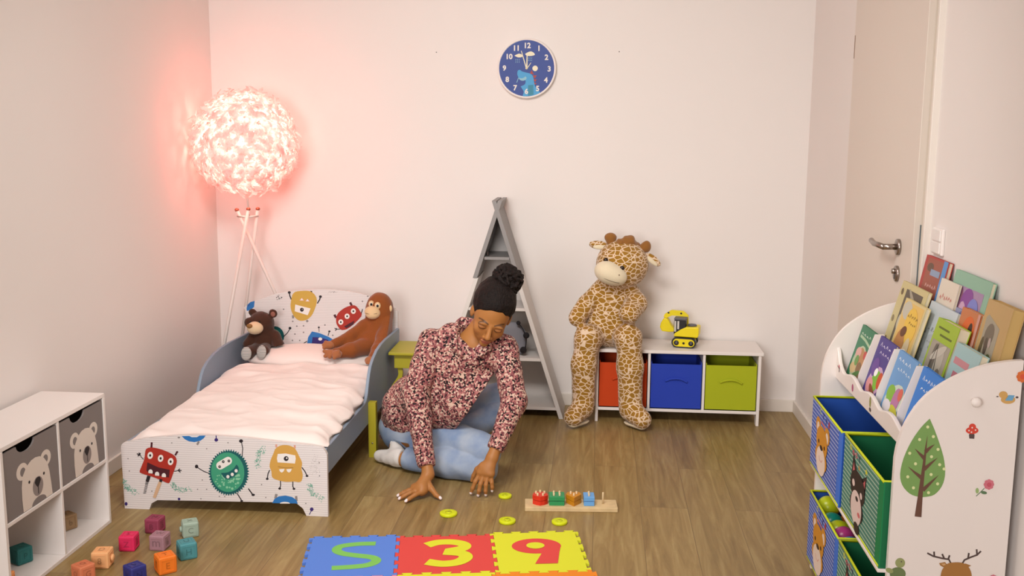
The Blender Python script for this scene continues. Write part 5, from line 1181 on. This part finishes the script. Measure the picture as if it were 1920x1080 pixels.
# ================================================================== ORANGUTAN PLUSH
t = thing('orangutan_plush', (-1.08, 4.80, .355), 'long-armed orange-brown orangutan plush leaning in the right corner of the bed', 'plush toy')
OB = mat('orangutan_fur', '8a4716', .9, bump=(160, .6, .003), sheen=.25); OL = mat('orangutan_skin', 'a06038', .85, bump=(160, .3, .002), sheen=.3); OF = mat('orangutan_face', 'dcb98c', .85, sheen=.3)
S_ = SDF((-1.36, 4.50, .27), (-.94, 4.925, .68), .004)
S_.ell((-1.068, 4.83, .560), (.064, .058, .074), k=.02); S_.ell((-1.062, 4.835, .530), (.070, .058, .055), k=.03)
S_.ell((-1.075, 4.82, .455), (.072, .060, .075), k=.03); S_.ell((-1.110, 4.79, .400), (.088, .072, .062), k=.03)
S_.chain([(-1.135, 4.80, .470), (-1.190, 4.74, .430), (-1.262, 4.66, .402)], [.034, .027, .022], k=.012)
S_.chain([(-1.020, 4.80, .485), (-1.030, 4.74, .43), (-1.045, 4.66, .385), (-1.058, 4.585, .352)], [.038, .034, .026, .018], k=.012)
S_.chain([(-1.10, 4.75, .385), (-1.17, 4.66, .378), (-1.235, 4.62, .370)], [.045, .036, .026], k=.012); S_.chain([(-1.14, 4.79, .39), (-1.20, 4.72, .392), (-1.26, 4.69, .385)], [.04, .032, .024], k=.012)
S_.noise(.0012, 110, 5); S_.F = np.maximum(S_.F, S_._g((slice(None),)*3)[1]-4.915).astype(np.float32)
X, Y, Z = S_._g((slice(None),)*3); S_.F = np.maximum(S_.F, X+1.006).astype(np.float32)
carve_bed(S_)
S_.mesh('plush_body', OB, t, smooth=1)
def foot(c, dirs, r=.022):
    def f(s):
        s.ell(c, (.026, .024, .020), k=.008)
        for d_ in dirs: s.cap(c, (c[0]+d_[0], c[1]+d_[1], c[2]+d_[2]), .013, .009, k=.006)
        carve_bed(s)
    return f
for nm, c, dirs in (('hand', (-1.272, 4.650, .402), [(-.026, -.012, .004), (-.022, -.02, -.008), (-.02, .0, .014)]), ('foot', (-1.255, 4.606, .372), [(-.030, -.006, .012), (-.024, -.014, -.010), (.0, -.022, -.012)]), ('foot', (-1.225, 4.598, .372), [(.012, -.012, .016), (-.006, -.02, -.014)]), ('hand', (-1.060, 4.578, .350), [(-.008, -.026, -.004), (.006, -.024, -.008)])):
    sdfpart(nm, OL, t, (c[0]-.07, c[1]-.06, c[2]-.05), (c[0]+.05, c[1]+.05, c[2]+.05), foot(c, dirs), h=.0028)
sdfpart('muzzle', OF, t, (-1.15, 4.72, .49), (-1.03, 4.83, .60), lambda s: (s.ell((-1.090, 4.772, .545), (.039, .030, .030), rot=(0, R(8), 0), k=.008), s.ell((-1.088, 4.765, .533), (.030, .026, .02), k=.01)), h=.0025)
m = MB(); m.tube([(-1.118+.007*i, 4.7405+.0009*(i-4)**2*.35, .540+.0003*(i-4)**2) for i in range(9)], .001, THR, 6); m.build('mouth_stitch', t)
for x, z, ye in ((-1.097, .583, 4.782), (-1.064, .578, 4.772)):
    m = MB(); m.ell((x, ye, z), (.0150, .006, .0175), OF, nu=16, nv=10); m.ell((x, ye-.005, z), (.009, .005, .010), mat('eye_pale', 'ead9c4', .4), nu=14, nv=8); m.ell((x+.001, ye-.008, z), (.0062, .004, .007), mat('eye_black', '14100e', .15), nu=14, nv=8); m.build('eye', t)
m = MB(); m.ell((-1.006, 4.800, .560), (.007, .012, .016), OF, nu=14, nv=10, rot=(0, 0, R(30))); m.build('ear', t)

# ================================================================== TEDDY BEAR
t = thing('teddy_bear', (-1.65, 4.80, .30), 'small dark brown teddy bear with striped grey paws in the left corner of the bed', 'plush toy')
TB1 = mat('teddy_fur', '40200f', .92, bump=(170, .6, .003), sheen=.2); TCm = mat('teddy_cream', 'd8bd98', .9, sheen=.3, bump=(170, .3, .002))
T_ = SDF((-1.745, 4.56, .26), (-1.50, 4.91, .57), .004)
T_.ell((-1.655, 4.80, .472), (.064, .058, .058), k=.02); T_.ell((-1.640, 4.80, .375), (.066, .058, .068), k=.03)
T_.ell((-1.700, 4.805, .522), (.020, .012, .020), k=.008); T_.ell((-1.593, 4.795, .522), (.022, .012, .022), k=.008)
T_.ell((-1.706, 4.77, .478), (.024, .022, .026), k=.01)
T_.chain([(-1.588, 4.79, .41), (-1.560, 4.76, .37), (-1.552, 4.73, .34)], [.030, .028, .026], k=.012); T_.chain([(-1.688, 4.79, .41), (-1.712, 4.76, .37)], [.028, .026], k=.01)
T_.chain([(-1.655, 4.77, .345), (-1.680, 4.665, .350)], [.036, .032], k=.012); T_.chain([(-1.625, 4.77, .345), (-1.604, 4.665, .359)], [.036, .032], k=.012)
T_.noise(.0012, 120, 8); X, Y, Z = T_._g((slice(None),)*3); T_.F = np.maximum(T_.F, -1.742-X).astype(np.float32); carve_bed(T_); T_.plane((0, 0, .285), (0, 0, -1)); T_.mesh('plush_body', TB1, t, smooth=1)
mz = sdfpart('muzzle', TCm, t, (-1.74, 4.69, .40), (-1.60, 4.80, .52), lambda s: s.ell((-1.668, 4.742, .458), (.040, .036, .032), k=.0), h=.0025)
m = MB(); m.ell((-1.684, 4.709, .474), (.015, .010, .011), mat('teddy_nose', '8a6030', .6)); m.build('nose', mz)
for x in (-1.690, -1.645):
    m = MB(); m.ell((x, 4.742, .490), (.0045, .004, .0045), MATS['eye_black'], nu=12, nv=8); m.build('eye', t)
m = MB(); m.ell((-1.590, 4.783, .521), (.012, .004, .013), mat('ear_pink', '8f5a4c', .8), nu=14, nv=8); m.build('ear_lining', t)
SOLE = stripe_mat('sole_stripes', 'c9c4bd', '7f7b78', 1/.0065, 'Z', .55, .85)
for x, rz in ((-1.680, 8), (-1.604, -12)):
    m = MB(); m.ell((x, 4.640, .352 if x < -1.65 else .361), (.0255, .009, .0335), SOLE, nu=20, nv=12, rot=(R(-14), 0, R(rz))); m.build('paw_sole', t)

# ================================================================== WOMAN
wm = thing('person', (-.72, 4.15, 0), 'person with a hair bun in floral blouse and jeans sitting on the floor', 'person')
HM = (Matrix.Rotation(R(21), 3, 'Y') @ Matrix.Rotation(R(27), 3, 'X') @ Matrix.Rotation(R(12), 3, 'Z'))
xh = HM @ Vector((1, 0, 0)); fh = HM @ Vector((0, -1, 0)); zh = HM @ Vector((0, 0, 1)); HS = 1.06
HO = Vector((-.424, 4.008, .697))
def L(x, y, z): return tuple(HO+(xh*x+fh*y+zh*z)*HS)
RM = Matrix((xh, fh, zh)).transposed()
def hell(s, x, y, z, rx, ry, rz, k=.012, op='u'): s.ell(L(x, y, z), (rx*HS, ry*HS, rz*HS), rot=RM, k=k, op=op)
fine = [[(-.55, -.30), (-.79, -.57)], [(3.66, 4.10)], [(0, .13), (.56, .80)]]
Bd = SDF((-1.02, 3.66, 0.0), (-.27, 4.52, .90), .005, fine, .0024)
Bd.F = Bd.F
# trunk and legs
Bd.ell((-.80, 4.27, .135), (.135, .115, .11), k=.02); Bd.ell((-.73, 4.21, .28), (.105, .085, .11), k=.05); Bd.ell((-.60, 4.12, .43), (.12, .085, .13), k=.05)
Bd.cap((-.655, 4.09, .545), (-.41, 4.09, .535), .045, k=.04); Bd.ell((-.505, 4.066, .535), (.072, .052, .075), k=.03)
Bd.chain([(-.78, 4.20, .13), (-.46, 3.985, .105)], [.085, .058], k=.03); Bd.chain([(-.455, 3.965, .058), (-.60, 4.0, .058), (-.80, 4.07, .046)], [.046, .048, .032], k=.015)
Bd.cap((-.83, 4.085, .046), (-.925, 4.15, .028), .030, .020, k=.015); Bd.cap((-.84, 4.10, .05), (-.865, 4.15, .078), .026, .018, k=.012)
Bd.chain([(-.72, 4.32, .15), (-.40, 4.38, .25)], [.085, .055], k=.02); Bd.chain([(-.395, 4.37, .215), (-.58, 4.22, .12), (-.64, 4.17, .06)], [.05, .042, .03], k=.012)
# neck and head
Bd.cap(L(0, -.035, -.05), (-.505, 4.075, .575), .046, .052, k=.02)
hell(Bd, 0, -.020, .028, .074, .092, .086); hell(Bd, 0, .022, -.020, .062, .062, .082, .02); hell(Bd, 0, .034, -.066, .046, .046, .042, .02); hell(Bd, 0, .068, -.100, .017, .013, .014, .014)
for q in (-1, 1):
    hell(Bd, q*.036, .056, -.040, .021, .018, .022, .016)
    hell(Bd, q*.030, .078, .004, .020, .007, .007, .010)
    hell(Bd, q*.031, .0745, -.014, .0155, .0095, .0100, .003)
    Bd.ell(L(q*.073, -.006, -.018), (.008, .017, .028), rot=RM @ Matrix.Rotation(R(q*18), 3, 'Z'), k=.004); Bd.ell(L(q*.083, -.000, -.016), (.006, .009, .016), rot=RM, k=.003, op='x')
    hell(Bd, q*.012, .092, -.048, .0085, .008, .0065, .005)
Bd.cap(L(0, .080, -.002), L(0, .102, -.040), .006*HS, .0115*HS, k=.010)
hell(Bd, 0, .0875, -.069, .022, .008, .0055, .004); hell(Bd, 0, .0865, -.0775, .018, .0085, .0062, .003)
# arms
Bd.chain([(-.68, 4.08, .55), (-.725, 4.0, .34)], [.043, .036], k=.02); Bd.chain([(-.725, 4.0, .34), (-.656, 3.812, .078)], [.035, .023], k=.01)
Bd.chain([(-.385, 4.08, .53), (-.330, 3.975, .33)], [.043, .036], k=.02); Bd.chain([(-.330, 3.975, .33), (-.402, 3.815, .152)], [.035, .022], k=.01)
# right hand planted on the floor (image left)
Bd.cap((-.656, 3.812, .074), (-.676, 3.765, .042), .024, .024, k=.012); Bd.cap((-.665, 3.755, .034), (-.700, 3.775, .034), .020, .018, k=.014)
Bd.cap((-.672, 3.742, .028), (-.704, 3.762, .030), .015, .015, k=.014)
for P_, rs in (([(-.668, 3.738, .030), (-.690, 3.715, .026), (-.708, 3.700, .017), (-.722, 3.688, .009)], [.0098, .0088, .0082, .0066]),
               ([(-.684, 3.748, .031), (-.712, 3.730, .028), (-.734, 3.720, .018), (-.752, 3.712, .009)], [.0098, .0090, .0082, .0066]),
               ([(-.696, 3.762, .030), (-.725, 3.752, .027), (-.747, 3.748, .017), (-.764, 3.744, .009)], [.0094, .0086, .0078, .0064]),
               ([(-.702, 3.778, .027), (-.726, 3.776, .022), (-.744, 3.776, .014), (-.756, 3.775, .008)], [.0084, .0076, .0070, .0058]),
               ([(-.655, 3.785, .052), (-.634, 3.762, .034), (-.614, 3.745, .018), (-.594, 3.732, .009)], [.0150, .0120, .0096, .0070])):
    Bd.chain(P_, rs, k=.0045)
# left hand reaching down (image right)
Bd.cap((-.402, 3.815, .150), (-.420, 3.800, .112), .023, .025, k=.012, flat=((0, -1, .35), 1.25)); Bd.cap((-.446, 3.800, .098), (-.404, 3.792, .096), .017, .017, k=.014)
Bd.cap((-.438, 3.805, .12), (-.405, 3.80, .12), .016, .016, k=.014)
for P_, rs in (([(-.447, 3.797, .092), (-.464, 3.788, .062), (-.474, 3.786, .036), (-.482, 3.790, .014)], [.0098, .0088, .0080, .0064]),
               ([(-.432, 3.792, .088), (-.443, 3.780, .056), (-.448, 3.776, .030), (-.452, 3.780, .009)], [.0098, .0088, .0080, .0064]),
               ([(-.416, 3.790, .086), (-.421, 3.778, .054), (-.422, 3.776, .030), (-.422, 3.782, .011)], [.0094, .0084, .0076, .0062]),
               ([(-.402, 3.794, .088), (-.399, 3.784, .062), (-.397, 3.783, .044), (-.398, 3.788, .026)], [.0084, .0076, .0070, .0056]),
               ([(-.436, 3.822, .122), (-.462, 3.830, .098), (-.476, 3.834, .070), (-.484, 3.836, .048)], [.0130, .0110, .0092, .0070])):
    Bd.chain(P_, rs, k=.0045)
Bd.plane((0, 0, .0012), (0, 0, -1), .0)
SK = np.array(srgb('a8703c')); SKD = np.array(srgb('98633a')); LIP = np.array(srgb('96503f')); BRW = np.array(srgb('4a3020')); LSH = np.array(srgb('24150f')); NAIL = np.array(srgb('efe2e2'))
def skincol(P):
    C = np.tile(SK, (len(P), 1)); q = (P-np.array(HO))@np.array(RM)/HS; x, y, z = q.T
    face = (y > .035) & (np.abs(z) < .12) & (np.abs(x) < .09)
    def blend(w, c): w = np.clip(w, 0, 1)[:, None]*face[:, None]; C[:] = C*(1-w)+c*w
    blend(.35*np.exp(-((np.abs(x)-.038)**2+(z+.035)**2)/.0005), np.array(srgb('b0703f')))
    blend(1.2-((x/.024)**2+((z+.073)/.0105)**2)*.9-(y < .06)*5, LIP)
    zb = .013-.010*((np.abs(x)-.030)/.024)**2
    blend((1.3-np.abs(z-zb)/.0036)*(np.abs(np.abs(x)-.031) < .020)*.9, BRW)
    ze = -.0205+.010*((np.abs(x)-.031)/.0165)**2
    blend((1.3-np.abs(z-ze)/.0028)*(np.abs(np.abs(x)-.031) < .0165), LSH)
    zc = -.003-.009*((np.abs(x)-.031)/.017)**2
    blend((1.0-np.abs(z-zc)/.0018)*(np.abs(np.abs(x)-.031) < .015)*.45, BRW)
    blend(.5*np.exp(-(((np.abs(x)-.031)/.014)**2+((z+.011)/.006)**2)), np.array(srgb('8f5a3a')))  # shade on the eyelids, painted into the skin colour
    for c in ((-.7225, 3.686, .013), (-.7535, 3.710, .013), (-.765, 3.743, .012), (-.757, 3.775, .011), (-.592, 3.730, .013), (-.4825, 3.785, .012), (-.4525, 3.774, .008), (-.4225, 3.776, .010), (-.398, 3.782, .025)):
        dd = np.linalg.norm(P-np.array(c), axis=1); w = np.clip((.0085-dd)/.0015, 0, 1)[:, None]; C[:] = C*(1-w)+NAIL*w
    return C
SKIN = col_attr_mat('skin', .48, sss=.12, spec=.35, bump=(250, .06, .0005))
Bd.mesh('body', SKIN, wm, col=skincol, smooth=1)
# hair
HAIR = mat('dark_hair', '170d0a', .62, bump=(160, 1.0, .006), var=(90, .5), spec=.22)
Hh = SDF((-.60, 3.86, .54), (-.22, 4.20, .95), .003)
hell(Hh, 0, -.026, .034, .0815, .098, .0915, 0); Hh.ell(L(0, -.07, .04), (.07, .065, .08), rot=RM, k=.02)
pn = Vector(fh)*.80-Vector(zh)*.60; Hh.plane(L(0, .062, .060), tuple(pn), .006)
for q in (-1, 1): hell(Hh, q*.083, .018, -.055, .05, .045, .042, .006, op='x')
hell(Hh, 0, .09, -.045, .09, .06, .07, .006, op='x')
Hh.noise(.0020, 150, 4); Hh.mesh('hair', HAIR, wm, smooth=1)
BC = Vector((-.368, 4.045, .828)); Hb = SDF((-.48, 3.93, .72), (-.26, 4.16, .94), .003)
Hb.ell(tuple(BC), (.056, .056, .056), k=0); rb_ = random.Random(4)
for i in range(130):
    z = 1-2*(i+.5)/130; ph = i*2.4; rr = math.sqrt(1-z*z); n_ = Vector((rr*math.cos(ph), rr*math.sin(ph), z)); c = BC+n_*rb_.uniform(.052, .062)
    a = Vector((rb_.gauss(0, 1), rb_.gauss(0, 1), rb_.gauss(0, 1))); a = (a-n_*a.dot(n_)).normalized()*.014
    Hb.cap(tuple(c-a), tuple(c+a+n_*rb_.uniform(-.004, .006)), .006, .007, k=.002)
Hb.mesh('hair_bun', HAIR, wm, smooth=0)
# blouse
Bl = SDF((-1.02, 3.76, .04), (-.24, 4.46, .72), .004)
Bl.ell((-.58, 4.115, .44), (.158, .112, .150), k=.02); Bl.ell((-.655, 4.13, .30), (.170, .125, .150), k=.05); Bl.ell((-.775, 4.235, .21), (.155, .145, .160), k=.05); Bl.cap((-.84, 4.28, .17), (-.855, 4.31, .08), .085, .105, k=.05)
Bl.cap((-.54, 4.07, .30), (-.46, 4.07, .345), .10, .085, k=.05)
Bl.noise(.0045, 38, 6)
nrm_ = Vector((.84, 0, -.55)); Bl.plane((-.585, 4.0, .185), tuple(nrm_), .004); Bl.plane((-.88, 0, .078), (.10, 0, -1), .004)
Bl.cap((-.675, 4.085, .55), (-.40, 4.09, .54), .058, k=.03); Bl.cap((-.60, 4.10, .585), (-.45, 4.10, .58), .05, k=.03)
Bl.chain([(-.685, 4.08, .55), (-.735, 3.99, .36)], [.060, .056], k=.008); Bl.chain([(-.735, 3.99, .36), (-.668, 3.835, .115)], [.056, .036], k=.006)
Bl.chain([(-.382, 4.08, .535), (-.328, 3.97, .34)], [.060, .052], k=.010); Bl.chain([(-.328, 3.97, .34), (-.388, 3.845, .188)], [.052, .034], k=.012)
Bl.noise(.0022, 75, 9)
Bl.plane((-.661, 3.822, .094), (.10, -.56, -.82), 0) if False else None
X, Y, Z = Bl._g((slice(None),)*3)
def cutcap(s, p, n, lo, hi, thick=0):
    X, Y, Z = s._g((slice(None),)*3); n = np.array(n, np.float32); n /= np.linalg.norm(n)
    d = (X-p[0])*n[0]+(Y-p[1])*n[1]+(Z-p[2])*n[2]; mk = (X > lo[0]) & (X < hi[0]) & (Y > lo[1]) & (Y < hi[1]) & (Z > lo[2]) & (Z < hi[2])
    s.F = np.where(mk, np.maximum(s.F, d), s.F).astype(np.float32)
cutcap(Bl, (-.662, 3.828, .102), (.25, -.6, -.85), (-.74, 3.74, .0), (-.58, 3.90, .16)); cutcap(Bl, (-.392, 3.838, .178), (-.35, -.5, -.8), (-.48, 3.74, .0), (-.30, 3.93, .24))
# neck opening
Bl.ell((-.500, 4.075, .520), (.115, .080, .085), k=.03)
Bl.cap(L(0, -.03, -.05), (-.508, 4.06, .60), .056, .055, k=.004, op='x')
Bl.chain([(-.502, 4.000, .640), (-.504, 3.980, .585), (-.510, 3.980, .535), (-.514, 3.982, .508)], [.060, .050, .028, .010], k=.003, op='x')
# collar
for P_ in ([(-.572, 4.10, .640), (-.583, 4.03, .606), (-.575, 3.998, .560), (-.545, 3.992, .522)], [(-.432, 4.09, .625), (-.428, 4.02, .590), (-.440, 3.994, .550), (-.475, 3.988, .520)]):
    Bl.chain(P_, [.012, .015, .014, .009], k=.004)
Bl.cap((-.560, 4.11, .645), (-.440, 4.11, .630), .014, k=.006)
Bl.cap((-.60, 3.972, .47), (-.615, 3.982, .20), .006, k=.006, op='x') if False else None
Bl.mesh('blouse', BLOUSE, wm, smooth=1)
# jeans
JEAN, nt, b, tc = nodes('light_denim', rough=.8)
nz = N(nt, 'ShaderNodeTexNoise', i_Scale=9, i_Detail=5); nt.links.new(tc.outputs['Object'], nz.inputs['Vector']); r_ = N(nt, 'ShaderNodeValToRGB'); r_.color_ramp.elements[0].position = .38; r_.color_ramp.elements[1].position = .66
r_.color_ramp.elements[0].color = (*srgb('7c90b0'), 1); r_.color_ramp.elements[1].color = (*srgb('a6b0bf'), 1); nt.links.new(nz.outputs['Fac'], r_.inputs[0]); nt.links.new(r_.outputs[0], b.inputs['Base Color'])
nb = N(nt, 'ShaderNodeTexNoise', i_Scale=420, i_Detail=2); nt.links.new(tc.outputs['Object'], nb.inputs['Vector']); bp = N(nt, 'ShaderNodeBump', i_Strength=.3, i_Distance=.001); nt.links.new(nb.outputs['Fac'], bp.inputs['Height']); nt.links.new(bp.outputs[0], b.inputs['Normal'])
J = SDF((-1.0, 3.84, .0), (-.28, 4.50, .42), .004)
J.ell((-.80, 4.27, .130), (.150, .130, .128), k=.02)
J.chain([(-.78, 4.20, .130), (-.455, 3.995, .118)], [.105, .075], k=.03); J.chain([(-.72, 4.32, .15), (-.40, 4.38, .252)], [.10, .068], k=.02)
J.noise(.0036, 52, 12)
J2 = SDF((-1.0, 3.84, .0), (-.28, 4.50, .42), .004)
J2.chain([(-.455, 3.965, .064), (-.60, 4.0, .066), (-.785, 4.062, .050)], [.066, .066, .046], k=.012); J2.chain([(-.390, 4.365, .215), (-.58, 4.22, .12), (-.63, 4.175, .07)], [.064, .056, .044], k=.012)
J2.noise(.0036, 62, 13)
k_ = .001; hh_ = np.clip(.5+.5*(J.F-J2.F)/k_, 0, 1); J.F = (J.F*(1-hh_)+J2.F*hh_-k_*hh_*(1-hh_)).astype(np.float32)
for i, (p, r0) in enumerate((((-.56, 4.0, .145), .1), ((-.64, 4.05, .15), .1))): pass
J.plane((0, 0, .001), (0, 0, -1), .0); cutcap(J, (-.795, 4.066, .05), (-.95, .32, 0), (-.92, 3.98, 0), (-.70, 4.14, .105)); J.mesh('jeans', JEAN, wm, smooth=1)
SOCK = mat('white_sock', 'ddd6d0', .9, bump=(260, .5, .0015), sheen=.2)
K_ = SDF((-1.02, 4.0, .0), (-.78, 4.24, .14), .0032)
K_.cap((-.822, 4.080, .047), (-.925, 4.15, .032), .038, .026, k=.012); K_.cap((-.835, 4.10, .055), (-.862, 4.155, .086), .034, .020, k=.015); K_.noise(.0022, 110, 3); K_.plane((0, 0, .001), (0, 0, -1), 0); cutcap(K_, (-.812, 4.075, .05), (.95, -.32, 0), (-.84, 4.0, 0), (-.70, 4.24, .14))
K_.mesh('sock', SOCK, wm, smooth=1)
K_ = SDF((-.75, 4.08, .0), (-.58, 4.26, .12), .0036); K_.cap((-.64, 4.17, .05), (-.69, 4.14, .036), .036, .030, k=.01); K_.plane((0, 0, .001), (0, 0, -1), 0); K_.mesh('sock', SOCK, wm, smooth=1)
